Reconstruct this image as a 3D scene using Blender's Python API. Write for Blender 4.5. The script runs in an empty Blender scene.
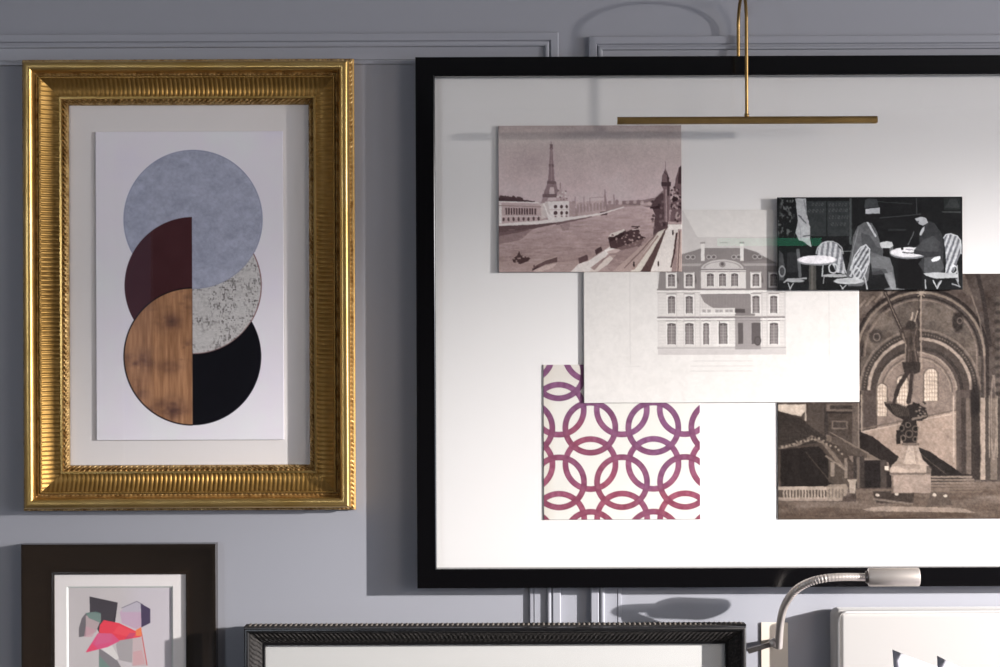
import bpy, bmesh, math, random
import numpy as np
from mathutils import Vector, Matrix

C = bpy.context.scene
COL = C.collection

# ------------------------------------------------------------------ camera
PX = 0.002                 # metres per photo pixel on the wall plane
DCAM = 3.52                # camera to wall
DPX = DCAM / PX
ZC = 1.70                  # lens height
ROLL = math.radians(0.22)  # the photo is turned a hair anticlockwise

cam_d = bpy.data.cameras.new('camera')
cam_d.sensor_width = 36.0
cam_d.lens = 36.0 * DCAM / (1000 * PX)
cam_d.clip_start = 0.05
cam = bpy.data.objects.new('camera', cam_d)
COL.objects.link(cam)
cam.matrix_world = (Matrix.Translation((0, -DCAM, ZC)) @ Matrix.Rotation(math.radians(90), 4, 'X')
                    @ Matrix.Rotation(-ROLL, 4, 'Z'))
C.camera = cam

# ------------------------------------------------------------------ view, world, lights
C.view_settings.view_transform = 'Standard'
C.view_settings.look = 'None'
C.view_settings.gamma = 1.0
C.view_settings.use_curve_mapping = False
C.view_settings.exposure = 0.0

w = bpy.data.worlds.new('sky'); C.world = w; w.use_nodes = True
w.node_tree.nodes['Background'].inputs[0].default_value = (0.50, 0.62, 1.0, 1)
w.node_tree.nodes['Background'].inputs[1].default_value = 0.3

def add_light(name, kind, loc, target, power, color, **kw):
    d = bpy.data.lights.new(name, kind); d.energy = power; d.color = color
    for k, v in kw.items(): setattr(d, k, v)
    o = bpy.data.objects.new(name, d); COL.objects.link(o); o.location = loc
    o.rotation_euler = (Vector(target) - Vector(loc)).to_track_quat('-Z', 'Y').to_euler()
    return o

# low beam raking in from the far right, soft edged pool on the lower right of the wall
add_light('beam_light', 'SPOT', (5.30, -2.13, 2.25), (0.86, 0, 1.04), 4200, (1.0, 0.965, 0.95),
          spot_size=math.radians(24.5), spot_blend=1.0, shadow_soft_size=0.022)
# weaker raking light that still reaches the top of the wall
add_light('raking_light', 'SPOT', (5.30, -2.13, 2.38), (-0.1, 0, 1.72), 560, (1.0, 0.95, 0.92),
          spot_size=math.radians(27), spot_blend=1.0, shadow_soft_size=0.05)
# daylight of the window in the right wall
add_light('window_daylight', 'AREA', (5.75, -2.6, 1.45), (0, -2.2, 1.3), 130, (0.80, 0.87, 1.0),
          shape='RECTANGLE', size=2.4, size_y=2.0)
# added warm fill, high behind the camera, stands for no actual lamp
add_light('fill_light', 'AREA', (4.1, -4.6, 2.70), (0.3, 0.0, 1.4), 92, (1.0, 0.90, 0.82),
          shape='RECTANGLE', size=1.6, size_y=1.2)

# added cool fill at the far left, no lamp there, opening up the shadows
add_light('left_fill_light', 'AREA', (-2.55, -4.0, 1.9), (-0.2, 0.0, 1.1), 20, (0.82, 0.90, 1.0),
          shape='RECTANGLE', size=0.5, size_y=1.0)

# ------------------------------------------------------------------ helpers
def U(px, py, d=0.0):
    """photo pixel + distance from wall (in photo px) -> world x, z"""
    a, b = px - 500.0, py - 333.5
    c, s = math.cos(ROLL), math.sin(ROLL)
    x = a * c - b * s
    y = a * s + b * c
    k = 1.0 - d / DPX
    return x * k * PX, ZC - y * k * PX

def P(px, py, d=0.0):
    x, z = U(px, py, d)
    return Vector((x, -d * PX, z))

def rect(x0, y0, x1, y1, d=0.0):
    """axis aligned world rect (x0,z0,x1,z1) from photo rect, corners averaged"""
    tl, tr, bl, br = U(x0, y0, d), U(x1, y0, d), U(x0, y1, d), U(x1, y1, d)
    return ((tl[0] + bl[0]) / 2, (bl[1] + br[1]) / 2, (tr[0] + br[0]) / 2, (tl[1] + tr[1]) / 2)

def link(name, me, mat=None, parent=None, smooth=False):
    o = bpy.data.objects.new(name, me); COL.objects.link(o)
    if mat is not None: me.materials.append(mat)
    if smooth:
        me.polygons.foreach_set('use_smooth', [True] * len(me.polygons))
    if parent is not None:
        o.parent = parent
        o.matrix_parent_inverse = Matrix.Translation(-Vector(parent.location))
    return o

def from_bm(name, bm, mat, parent=None, smooth=False):
    bmesh.ops.recalc_face_normals(bm, faces=bm.faces)
    me = bpy.data.meshes.new(name); bm.to_mesh(me); bm.free()
    return link(name, me, mat, parent, smooth)

def from_data(name, v, f, mat, parent=None, smooth=False):
    me = bpy.data.meshes.new(name); me.from_pydata([tuple(p) for p in v], [], [tuple(q) for q in f]); me.update()
    return link(name, me, mat, parent, smooth)

def thing(name, label, cat, loc, group=None):
    o = bpy.data.objects.new(name, None); COL.objects.link(o); o.location = loc
    o.empty_display_size = 0.05
    tag(o, label, cat, group)
    return o

def tag(o, label, cat, group=None):
    o['label'] = label; o['category'] = cat
    if group: o['group'] = group

def struct(o):
    o['kind'] = 'structure'; return o

def box_bm(x0, y0, z0, x1, y1, z1, bev=0.0, seg=2, bm=None):
    own = bmesh.new()
    bmesh.ops.create_cube(own, size=1.0)
    for v in own.verts:
        v.co = Vector((x0 + (v.co.x + .5) * (x1 - x0), y0 + (v.co.y + .5) * (y1 - y0), z0 + (v.co.z + .5) * (z1 - z0)))
    if bev > 0:
        bmesh.ops.bevel(own, geom=own.edges[:], offset=bev, segments=seg, profile=0.5, affect='EDGES')
    if bm is None: return own
    me = bpy.data.meshes.new('t'); own.to_mesh(me); own.free(); bm.from_mesh(me); bpy.data.meshes.remove(me)
    return bm

def tube(path, rad, n=14, cap=True):
    """swept round tube; rad a number or list"""
    path = [Vector(p) for p in path]
    if not hasattr(rad, '__len__'): rad = [rad] * len(path)
    V, F = [], []
    t0 = (path[1] - path[0]).normalized()
    nrm = t0.orthogonal().normalized()
    for i, p in enumerate(path):
        a = path[max(i - 1, 0)]; b = path[min(i + 1, len(path) - 1)]
        t = (b - a).normalized()
        nrm = (nrm - t * nrm.dot(t)).normalized()
        bn = t.cross(nrm)
        for k in range(n):
            an = 2 * math.pi * k / n
            V.append(p + (nrm * math.cos(an) + bn * math.sin(an)) * rad[i])
    for i in range(len(path) - 1):
        for k in range(n):
            F.append((i * n + k, i * n + (k + 1) % n, (i + 1) * n + (k + 1) % n, (i + 1) * n + k))
    if cap:
        F.append(tuple(range(n))[::-1]); m = (len(path) - 1) * n
        F.append(tuple(m + k for k in range(n)))
    return V, F

def catmull(pts, n):
    pts = [Vector(p) for p in pts]
    q = [2 * pts[0] - pts[1]] + pts + [2 * pts[-1] - pts[-2]]
    out = []
    for i in range(1, len(q) - 2):
        for j in range(n):
            t = j / n
            out.append(0.5 * ((2 * q[i]) + (q[i + 1] - q[i - 1]) * t + (2 * q[i - 1] - 5 * q[i] + 4 * q[i + 1] - q[i + 2]) * t * t
                              + (3 * q[i] - q[i - 1] - 3 * q[i + 1] + q[i + 2]) * t ** 3))
    out.append(pts[-1])
    return out

def rails(name, R, prof, mat, parent=None, disp=None, pitch=None, smooth=True, sides='LRTB'):
    """moulding swept round the rectangle R=(x0,z0,x1,z1); prof = [(u inward, v off the wall)] in photo px,
    mitred corners; disp(k, prof u, s in px) -> extra v in px"""
    x0, z0, x1, z1 = R
    V, F = [], []
    m = len(prof)
    for side in sides:
        L = (z1 - z0) if side in 'LR' else (x1 - x0)
        n = 1 if disp is None else max(2, int(L / PX / pitch))
        base = len(V)
        for k, (u, v) in enumerate(prof):
            uu = u * PX
            for j in range(n + 1):
                s = uu + (L - 2 * uu) * j / n
                vv = v + (disp(k, u, s / PX) if disp else 0.0)
                if side == 'L': p = (x0 + uu, -vv * PX, z0 + s)
                elif side == 'R': p = (x1 - uu, -vv * PX, z1 - s)
                elif side == 'T': p = (x0 + s, -vv * PX, z1 - uu)
                else: p = (x1 - s, -vv * PX, z0 + uu)
                V.append(p)
        for k in range(m - 1):
            for j in range(n):
                a = base + k * (n + 1) + j
                F.append((a, a + n + 1, a + n + 2, a + 1))
    o = from_data(name, V, F, mat, parent, False)
    me = o.data
    bm = bmesh.new(); bm.from_mesh(me)
    bmesh.ops.remove_doubles(bm, verts=bm.verts, dist=1e-6)
    bmesh.ops.recalc_face_normals(bm, faces=bm.faces)
    bm.to_mesh(me); bm.free()
    if smooth:
        me.polygons.foreach_set('use_smooth', [True] * len(me.polygons))
        me.set_sharp_from_angle(angle=math.radians(38))
    return o

# ------------------------------------------------------------------ materials
def mat(name, color, rough=0.6, metal=0.0, coat=0.0, spec=0.5, bump=None, vary=None, sheen=0.0):
    m = bpy.data.materials.new(name); m.use_nodes = True
    nt = m.node_tree; b = nt.nodes['Principled BSDF']
    b.inputs['Base Color'].default_value = (*color, 1)
    b.inputs['Roughness'].default_value = rough
    b.inputs['Metallic'].default_value = metal
    b.inputs['Coat Weight'].default_value = coat
    b.inputs['Coat Roughness'].default_value = 0.08
    b.inputs['Specular IOR Level'].default_value = spec
    b.inputs['Sheen Weight'].default_value = sheen
    tc = None
    if bump or vary:
        tc = nt.nodes.new('ShaderNodeTexCoord')
    if bump:
        sc, st, dist = bump[:3]
        n = nt.nodes.new('ShaderNodeTexNoise'); n.inputs['Scale'].default_value = sc; n.inputs['Detail'].default_value = 4
        src = tc.outputs['Object']
        if len(bump) > 3:
            mp = nt.nodes.new('ShaderNodeMapping'); mp.inputs['Scale'].default_value = bump[3]
            nt.links.new(src, mp.inputs[0]); src = mp.outputs[0]
        nt.links.new(src, n.inputs['Vector'])
        bp = nt.nodes.new('ShaderNodeBump'); bp.inputs['Strength'].default_value = st; bp.inputs['Distance'].default_value = dist
        nt.links.new(n.outputs['Fac'], bp.inputs['Height']); nt.links.new(bp.outputs[0], b.inputs['Normal'])
    if vary:
        sc, c2, lo, hi = vary[:4]
        n = nt.nodes.new('ShaderNodeTexNoise'); n.inputs['Scale'].default_value = sc; n.inputs['Detail'].default_value = 5
        src = tc.outputs['Object']
        if len(vary) > 4:
            mp = nt.nodes.new('ShaderNodeMapping'); mp.inputs['Scale'].default_value = vary[4]
            nt.links.new(src, mp.inputs[0]); src = mp.outputs[0]
        nt.links.new(src, n.inputs['Vector'])
        cr = nt.nodes.new('ShaderNodeValToRGB')
        cr.color_ramp.elements[0].position = lo; cr.color_ramp.elements[0].color = (*color, 1)
        cr.color_ramp.elements[1].position = hi; cr.color_ramp.elements[1].color = (*c2, 1)
        nt.links.new(n.outputs['Fac'], cr.inputs[0]); nt.links.new(cr.outputs[0], b.inputs['Base Color'])
    return m

def glass_mat():
    m = bpy.data.materials.new('picture_glass'); m.use_nodes = True
    nt = m.node_tree; nt.nodes.clear()
    out = nt.nodes.new('ShaderNodeOutputMaterial')
    tr = nt.nodes.new('ShaderNodeBsdfTransparent'); tr.inputs[0].default_value = (0.99, 0.995, 0.99, 1)
    gl = nt.nodes.new('ShaderNodeBsdfGlossy'); gl.inputs['Roughness'].default_value = 0.0
    lw = nt.nodes.new('ShaderNodeLayerWeight'); lw.inputs['Blend'].default_value = 0.5
    pw = nt.nodes.new('ShaderNodeMath'); pw.operation = 'POWER'; pw.inputs[1].default_value = 5.0
    ma = nt.nodes.new('ShaderNodeMath'); ma.operation = 'MULTIPLY_ADD'
    ma.inputs[1].default_value = 0.3; ma.inputs[2].default_value = 0.022
    mx = nt.nodes.new('ShaderNodeMixShader')
    nt.links.new(lw.outputs['Facing'], pw.inputs[0]); nt.links.new(pw.outputs[0], ma.inputs[0])
    nt.links.new(ma.outputs[0], mx.inputs[0]); nt.links.new(tr.outputs[0], mx.inputs[1]); nt.links.new(gl.outputs[0], mx.inputs[2])
    nt.links.new(mx.outputs[0], out.inputs[0])
    return m

def print_mat(name, rough=0.55):
    m = bpy.data.materials.new(name); m.use_nodes = True
    nt = m.node_tree; b = nt.nodes['Principled BSDF']
    a = nt.nodes.new('ShaderNodeVertexColor'); a.layer_name = 'ink'
    nt.links.new(a.outputs[0], b.inputs['Base Color'])
    b.inputs['Roughness'].default_value = rough
    b.inputs['Specular IOR Level'].default_value = 0.08
    return m

def emit(name, color, s):
    m = bpy.data.materials.new(name); m.use_nodes = True
    b = m.node_tree.nodes['Principled BSDF']
    b.inputs['Base Color'].default_value = (*color, 1)
    b.inputs['Emission Color'].default_value = (*color, 1); b.inputs['Emission Strength'].default_value = s
    return m

M_wall = mat('wall_paint', (0.300, 0.303, 0.335), 0.55, bump=(900, 0.10, 0.0005))
M_trim = mat('trim_paint', (0.312, 0.315, 0.348), 0.38, bump=(600, 0.06, 0.0004))
M_room = mat('room_paint', (0.42, 0.41, 0.42), 0.8)
M_ceil = mat('ceiling_paint', (0.55, 0.55, 0.56), 0.8)
M_floor = mat('carpet', (0.16, 0.15, 0.15), 0.95, bump=(500, 0.5, 0.003), vary=(60, (0.20, 0.19, 0.18), 0.3, 0.7))
M_gold = mat('gilded_wood', (0.66, 0.445, 0.165), 0.33, 0.92, bump=(160, 0.12, 0.0006), vary=(14, (0.56, 0.35, 0.105), 0.35, 0.7))
M_gold_old = mat('antiqued_gilding', (0.37, 0.215, 0.062), 0.45, 0.85, bump=(420, 0.35, 0.0008), vary=(60, (0.32, 0.18, 0.045), 0.40, 0.68))
M_gold_leaf = mat('gilded_ornament', (0.50, 0.335, 0.14), 0.5, 0.7, bump=(500, 0.3, 0.0008), vary=(70, (0.22, 0.11, 0.025), 0.42, 0.70))
M_black = mat('black_lacquer', (0.0028, 0.0026, 0.003), 0.14, 0.0, spec=0.32)
M_espresso = mat('dark_stained_wood', (0.015, 0.010, 0.007), 0.24, 0.0, coat=0.2, spec=0.5,
                 bump=(60, 0.12, 0.0004, (1, 1, 14)), vary=(22, (0.020, 0.0135, 0.009), 0.35, 0.7, (1, 1, 12)))
M_ebony = mat('ebonised_ornament', (0.020, 0.018, 0.017), 0.75, 0.0, spec=0.2, vary=(220, (0.042, 0.037, 0.034), 0.45, 0.65))
M_ebony2 = mat('ebonised_wood', (0.006, 0.0055, 0.006), 0.3)
M_mat = mat('mat_board', (0.77, 0.735, 0.73), 0.9, spec=0.2)
M_mat_warm = mat('warm_mat_board', (0.84, 0.775, 0.765), 0.9, spec=0.2)
M_mat_cut = mat('mat_bevel_core', (0.72, 0.72, 0.70), 0.9, spec=0.2)
M_back = mat('backing_board', (0.25, 0.20, 0.15), 0.9)
M_brass = mat('aged_brass', (0.40, 0.26, 0.10), 0.36, 1.0, vary=(30, (0.28, 0.18, 0.07), 0.3, 0.75))
M_nickel = mat('brushed_nickel', (0.60, 0.545, 0.50), 0.42, 0.75, bump=(240, 0.05, 0.0003, (1, 1, 12)))
M_nickel_dk = mat('dark_nickel', (0.20, 0.18, 0.17), 0.4, 1.0)
M_plate = mat('cream_lacquer', (0.60, 0.53, 0.45), 0.5)
M_uph = mat('cream_upholstery', (0.44, 0.42, 0.40), 0.75, bump=(1400, 0.15, 0.0004), sheen=0.2)
M_linen = mat('white_linen', (0.62, 0.60, 0.66), 0.85, bump=(900, 0.2, 0.0006), sheen=0.2)
M_pip = mat('upholstery_piping', (0.55, 0.54, 0.53), 0.6)
M_wood = mat('bed_base_wood', (0.05, 0.035, 0.025), 0.5)
M_glass = glass_mat()

# ------------------------------------------------------------------ room shell
XL, XR, YF, ZT = -2.8, 5.9, -6.0, 2.9
def bxs(name, boxes, m):
    bm = bmesh.new()
    for b in boxes: box_bm(*b, bm=bm)
    return struct(from_bm(name, bm, m))
bxs('wall_back', [(XL, 0, 0, XR, 0.12, ZT)], M_wall)
bxs('floor', [(XL, YF, -0.1, XR, 0.12, 0)], M_floor)
bxs('ceiling', [(XL - .1, YF - .12, ZT, XR + .12, 0.12, ZT + 0.1)], M_ceil)
bxs('wall_left', [(XL - 0.1, YF, 0, XL, 0.12, ZT)], M_room)
wy0, wy1, wz0, wz1 = -4.0, -1.2, 0.35, 2.55
bxs('wall_right', [(XR, YF, 0, XR + .12, wy0, ZT), (XR, wy1, 0, XR + .12, 0.12, ZT),
                   (XR, wy0, 0, XR + .12, wy1, wz0), (XR, wy0, wz1, XR + .12, wy1, ZT)], M_room)
bxs('window_1', [(XR - .02, wy0, wz0, XR + .05, wy0 + .06, wz1), (XR - .02, wy1 - .06, wz0, XR + .05, wy1, wz1),
                 (XR - .02, wy0, wz0, XR + .05, wy1, wz0 + .06), (XR - .02, wy0, wz1 - .06, XR + .05, wy1, wz1)], M_trim)
gx0, gx1 = -2.05, -1.87
bxs('wall_front', [(XL, YF - .12, 0, gx0, YF, ZT), (gx1, YF - .12, 0, XR, YF, ZT),
                   (gx0, YF - .12, 0, gx1, YF, 0.3), (gx0, YF - .12, 2.6, gx1, YF, ZT)],
    mat('far_wall_paint', (0.09, 0.085, 0.09), 0.8))
bxs('window_2', [(gx0, YF - .06, 0.3, gx0 + .012, YF + .01, 2.6), (gx1 - .012, YF - .06, 0.3, gx1, YF + .01, 2.6),
                 (gx0, YF - .06, 1.4, gx1, YF + .0, 1.42)], M_trim)
bxs('baseboard_back', [(XL, -0.018, 0, XR, 0, 0.14)], M_trim)

# wall panel mouldings (picture-frame panels)
TP = [(0, 0), (0, 5.2), (0.8, 6), (7.4, 6), (8.0, 5.4), (8.4, 3.8), (9.2, 3.8), (9.6, 5.6), (10.6, 6.3), (12.2, 6.3), (13.4, 5.6), (14.0, 3.4),
      (19, 3.0), (25.0, 3.2), (26.0, 3.3), (26.4, 2.2), (27.0, 2.2), (27.4, 3.2), (29.4, 3.2), (30.4, 2.9), (30.8, 0)]
r1 = rect(-420, 35, 560, 900)
r2 = rect(590, 35, 1700, 900)
struct(rails('trim_1', r1, TP, M_trim))
struct(rails('trim_2', r2, TP, M_trim))

# ------------------------------------------------------------------ tiny raster painter for the printed pictures
def lin(c):
    c = np.asarray(c, float) / 255.0
    return np.where(c <= 0.04045, c / 12.92, ((c + 0.055) / 1.055) ** 2.4)

class Pic:
    """a printed picture painted by code in photo px coordinates"""
    def __init__(s, x0, y0, x1, y1, k, bg, seed=1):
        s.x0, s.y0, s.x1, s.y1, s.k = x0, y0, x1, y1, k
        s.w = int(round((x1 - x0) * k)) + 1; s.h = int(round((y1 - y0) * k)) + 1
        s.X, s.Y = np.meshgrid(np.linspace(x0, x1, s.w), np.linspace(y0, y1, s.h))
        s.a = np.zeros((s.h, s.w, 3)); s.a[:] = bg
        s.rng = np.random.RandomState(seed)
    def blend(s, m, col, al=1.0):
        m = np.clip(m, 0, 1) * al
        s.a += (np.asarray(col, float) - s.a) * m[..., None]
    def _sub(s, bx0, by0, bx1, by1):
        i0 = max(0, int((by0 - s.y0) * s.k) - 1); i1 = min(s.h, int((by1 - s.y0) * s.k) + 3)
        j0 = max(0, int((bx0 - s.x0) * s.k) - 1); j1 = min(s.w, int((bx1 - s.x0) * s.k) + 3)
        return i0, i1, j0, j1
    def poly(s, pts, col, al=1.0):
        xs = [p[0] for p in pts]; ys = [p[1] for p in pts]
        i0, i1, j0, j1 = s._sub(min(xs) - .5, min(ys) - .5, max(xs) + .5, max(ys) + .5)
        if i1 <= i0 or j1 <= j0: return
        X = s.X[i0:i1, j0:j1]; Y = s.Y[i0:i1, j0:j1]
        acc = np.zeros(X.shape)
        off = [-.375, -.125, .125, .375]
        for oy in off[::1]:
            for ox in (-.25, .25):
                xx = X + ox / s.k; yy = Y + oy / s.k
                ins = np.zeros(X.shape, bool)
                n = len(pts)
                for a in range(n):
                    xa, ya = pts[a]; xb, yb = pts[(a + 1) % n]
                    if ya == yb: continue
                    c = ((ya > yy) != (yb > yy)) & (xx < (xb - xa) * (yy - ya) / (yb - ya) + xa)
                    ins ^= c
                acc += ins
        m = acc / 8 * al
        s.a[i0:i1, j0:j1] += (np.asarray(col, float) - s.a[i0:i1, j0:j1]) * m[..., None]
    def box(s, x0, y0, x1, y1, col, al=1.0):
        s.poly([(x0, y0), (x1, y0), (x1, y1), (x0, y1)], col, al)
    def ell(s, cx, cy, rx, ry, col, al=1.0, soft=None):
        pad = 1 if soft is None else soft * 2
        i0, i1, j0, j1 = s._sub(cx - rx - pad, cy - ry - pad, cx + rx + pad, cy + ry + pad)
        if i1 <= i0 or j1 <= j0: return
        X = s.X[i0:i1, j0:j1]; Y = s.Y[i0:i1, j0:j1]
        r = np.sqrt(((X - cx) / rx) ** 2 + ((Y - cy) / ry) ** 2)
        d = (r - 1) * min(rx, ry)
        sf = (0.5 / s.k) if soft is None else soft
        m = np.clip(0.5 - d / (2 * sf), 0, 1) * al
        s.a[i0:i1, j0:j1] += (np.asarray(col, float) - s.a[i0:i1, j0:j1]) * m[..., None]
    def ring(s, cx, cy, rx, ry, wd, col, al=1.0, a0=None, a1=None):
        i0, i1, j0, j1 = s._sub(cx - rx - wd, cy - ry - wd, cx + rx + wd, cy + ry + wd)
        if i1 <= i0 or j1 <= j0: return
        X = s.X[i0:i1, j0:j1]; Y = s.Y[i0:i1, j0:j1]
        r = np.sqrt(((X - cx) / rx) ** 2 + ((Y - cy) / ry) ** 2)
        d = np.abs(r - 1) * min(rx, ry) - wd / 2
        m = np.clip(0.5 - d * s.k, 0, 1) * al
        if a0 is not None:
            an = np.degrees(np.arctan2(-(Y - cy), X - cx)) % 360
            m = m * ((an >= a0) & (an <= a1))
        s.a[i0:i1, j0:j1] += (np.asarray(col, float) - s.a[i0:i1, j0:j1]) * m[..., None]
    def line(s, pts, wd, col, al=1.0):
        for (xa, ya), (xb, yb) in zip(pts[:-1], pts[1:]):
            i0, i1, j0, j1 = s._sub(min(xa, xb) - wd, min(ya, yb) - wd, max(xa, xb) + wd, max(ya, yb) + wd)
            if i1 <= i0 or j1 <= j0: continue
            X = s.X[i0:i1, j0:j1]; Y = s.Y[i0:i1, j0:j1]
            dx, dy = xb - xa, yb - ya; L = dx * dx + dy * dy + 1e-9
            t = np.clip(((X - xa) * dx + (Y - ya) * dy) / L, 0, 1)
            d = np.hypot(X - xa - t * dx, Y - ya - t * dy) - wd / 2
            m = np.clip(0.5 - d * s.k, 0, 1) * al
            s.a[i0:i1, j0:j1] += (np.asarray(col, float) - s.a[i0:i1, j0:j1]) * m[..., None]
    def noise(s, sx, sy=None, octv=3):
        """value noise 0..1 with cells sx,sy in px"""
        sy = sy or sx
        out = np.zeros((s.h, s.w)); amp, tot = 1.0, 0.0
        for o in range(octv):
            gw = int((s.x1 - s.x0) / sx) + 3; gh = int((s.y1 - s.y0) / sy) + 3
            g = s.rng.rand(gh, gw)
            fx = (s.X - s.x0) / sx; fy = (s.Y - s.y0) / sy
            ix = fx.astype(int); iy = fy.astype(int); tx = fx - ix; ty = fy - iy
            tx = tx * tx * (3 - 2 * tx); ty = ty * ty * (3 - 2 * ty)
            v = (g[iy, ix] * (1 - tx) + g[iy, ix + 1] * tx) * (1 - ty) + (g[iy + 1, ix] * (1 - tx) + g[iy + 1, ix + 1] * tx) * ty
            out += v * amp; tot += amp; amp *= .55; sx = max(sx / 2, .7); sy = max(sy / 2, .7)
        return out / tot
    def mask(s, fn):
        return np.clip(fn(s.X, s.Y), 0, 1)
    def organic(s, warp, mott, cell=3.0, sharp=1.0):
        """wobble drawn edges and mottle the tones so the plate reads as a photograph"""
        dx = (s.noise(cell, cell, 2) - .5) * 2 * warp * s.k; dy = (s.noise(cell, cell, 2) - .5) * 2 * warp * s.k
        J, I = np.meshgrid(np.arange(s.w), np.arange(s.h))
        fx = np.clip(J + dx, 0, s.w - 1.001); fy = np.clip(I + dy, 0, s.h - 1.001)
        ix = fx.astype(int); iy = fy.astype(int); tx = (fx - ix)[..., None]; ty = (fy - iy)[..., None]
        ix1 = np.minimum(ix + 1, s.w - 1); iy1 = np.minimum(iy + 1, s.h - 1)
        a = s.a
        s.a = (a[iy, ix] * (1 - tx) + a[iy, ix1] * tx) * (1 - ty) + (a[iy1, ix] * (1 - tx) + a[iy1, ix1] * tx) * ty
        s.a *= (1 + (s.noise(2.4, 2.4, 2) - .5) * mott + (s.noise(9, 9, 3) - .5) * mott)[..., None]
    def shoulder(s, knee, k):
        s.a = np.where(s.a > knee, knee + (s.a - knee) * k, s.a)
    def grain(s, amt):
        s.a += (s.noise(1.2, octv=1) - .5)[..., None] * amt
    def grad(s, m, ctop, cbot, y0, y1):
        t = np.clip((s.Y - y0) / (y1 - y0), 0, 1)[..., None]
        c = np.asarray(ctop, float) * (1 - t) + np.asarray(cbot, float) * t
        s.a += (c - s.a) * np.clip(m, 0, 1)[..., None]
    def build(s, name, parent, d, E, m, thick=1.0, bow=0.0):
        """board of its own thickness; E = how bright white reads here, so inks are divided by it"""
        x0, z0, x1, z1 = rect(s.x0, s.y0, s.x1, s.y1, d)
        xs = np.linspace(x0, x1, s.w); zs = np.linspace(z1, z0, s.h)
        XX, ZZ = np.meshgrid(xs, zs)
        t = np.linspace(0, 1, s.h)[:, None] * np.ones((1, s.w))
        YY = -(d + bow * t) * PX
        v = np.stack([XX, YY, ZZ], -1).reshape(-1, 3)
        idx = np.arange(s.w * s.h).reshape(s.h, s.w)
        q = np.stack([idx[:-1, :-1], idx[1:, :-1], idx[1:, 1:], idx[:-1, 1:]], -1).reshape(-1, 4)
        # rim + back
        n0 = len(v)
        per = np.concatenate([idx[0, :], idx[1:, -1], idx[-1, ::-1][1:], idx[::-1, 0][1:-1]])
        vb = v[per].copy(); vb[:, 1] += thick * PX
        v = np.concatenate([v, vb]); m_ = len(per)
        a = per; b = np.roll(per, -1); c = n0 + (np.arange(m_) + 1) % m_; e = n0 + np.arange(m_)
        rim = np.stack([a, b, c, e], -1)
        faces = np.concatenate([q, rim])
        me = bpy.data.meshes.new(name)
        me.vertices.add(len(v)); me.vertices.foreach_set('co', v.astype(np.float32).ravel())
        me.loops.add(faces.size); me.loops.foreach_set('vertex_index', faces.ravel().astype(np.int32))
        me.polygons.add(len(faces))
        me.polygons.foreach_set('loop_start', (np.arange(len(faces)) * 4).astype(np.int32))
        try: me.polygons.foreach_set('loop_total', np.full(len(faces), 4, np.int32))
        except Exception: pass
        me.update(calc_edges=True); me.validate()
        col = lin(np.clip(s.a, 1, 255)).reshape(-1, 3) / E
        edge = lin(np.array([[150, 146, 142.]])) / E
        allc = np.concatenate([col, np.repeat(edge, m_, 0)])
        allc = np.clip(allc, 0.002, 0.9)
        at = me.color_attributes.new('ink', 'FLOAT_COLOR', 'POINT')
        at.data.foreach_set('color', np.concatenate([allc, np.ones((len(allc), 1))], 1).astype(np.float32).ravel())
        return link(name, me, m, parent)

# ------------------------------------------------------------------ 1 gilt frame with the abstract print
gf = thing('framed_abstract_print', 'ornate gilt frame on the wall with an abstract print of overlapping halved circles', 'framed picture',
           P(190, 286, 0))
GO = (U(28.8, 65, 0)[0], U(200, 505.4, 0)[1], U(350.2, 200, 0)[0], U(190, 64.8, 0)[1])
def arc(cx, cy, r, a0, a1, n, ry=None):
    ry = ry or r
    return [(cx + r * math.cos(math.radians(a0 + (a1 - a0) * i / n)), cy + ry * math.sin(math.radians(a0 + (a1 - a0) * i / n))) for i in range(n + 1)]
# outer side: flare, bead channel, roll
rails('back_flare', GO, [(-3.2, 0.6), (-4.6, 1.2), (-4.6, 3.6), (-3.4, 5.0), (-2.2, 6.2)], M_gold_old, gf)
rails('outer_beading', GO, [(-2.2, 6.2), (-3.6, 7.2), (-4.0, 9.0), (-3.2, 10.6), (-1.2, 11.4)], M_gold_leaf, gf,
      disp=lambda k, u, s: 1.0 * abs(math.sin(math.pi * s / 4.4)) * (k in (1, 2, 3)), pitch=0.7)
rails('outer_roll', GO, [(-1.2, 11.4), (-0.6, 13.5), (-0.9, 16)] + arc(4.3, 17.5, 5.2, 185, 20, 16, 6.5) + [(9.6, 16.5), (10.0, 15)], M_gold, gf)
rails('groove_beading', GO, [(10.0, 15), (10.6, 14.3), (11.8, 15.2), (12.6, 15.4), (13.2, 14.6), (13.5, 14.9)], M_gold_leaf, gf,
      disp=lambda k, u, s: 1.1 * abs(math.sin(math.pi * s / 4.4)) * (k in (2, 3)), pitch=0.7)
cove = [(13.5, 14.9), (14.0, 17.2), (15.2, 17.2), (15.8, 16.2)]
cv = [(16 + 17 * t, 16.2 - 8.4 * math.sin(t * math.pi / 2 * 1.05) + 2.2 * t ** 3) for t in [i / 14 for i in range(15)]]
rails('fluted_cove', GO, cove + cv, M_gold_old, gf,
      disp=lambda k, u, s: (0.0 if k < 4 or k > 17 else 1.15 * (abs(math.sin(math.pi * s / 4.55)) - 0.5)), pitch=0.5)
rails('inner_fillet', GO, [(33, cv[-1][1]), (33.2, 12.0), (35.2, 12.2), (35.6, 9.0)], M_gold, gf)
rnd = random.Random(5)
rails('leaf_border', GO, [(35.6, 9.0), (36.4, 8.2), (37.6, 9.0), (39.0, 8.6), (40.2, 7.2), (40.7, 5.9), (40.9, 3.4)], M_gold_leaf, gf,
      disp=lambda k, u, s: (0.0 if k in (0, 6) else 1.25 * math.sin(2 * math.pi * (s + u * 1.6) / 5.2) * (1 if k < 4 else .4)), pitch=0.7)
gx0_, gz0_, gx1_, gz1_ = GO
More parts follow.
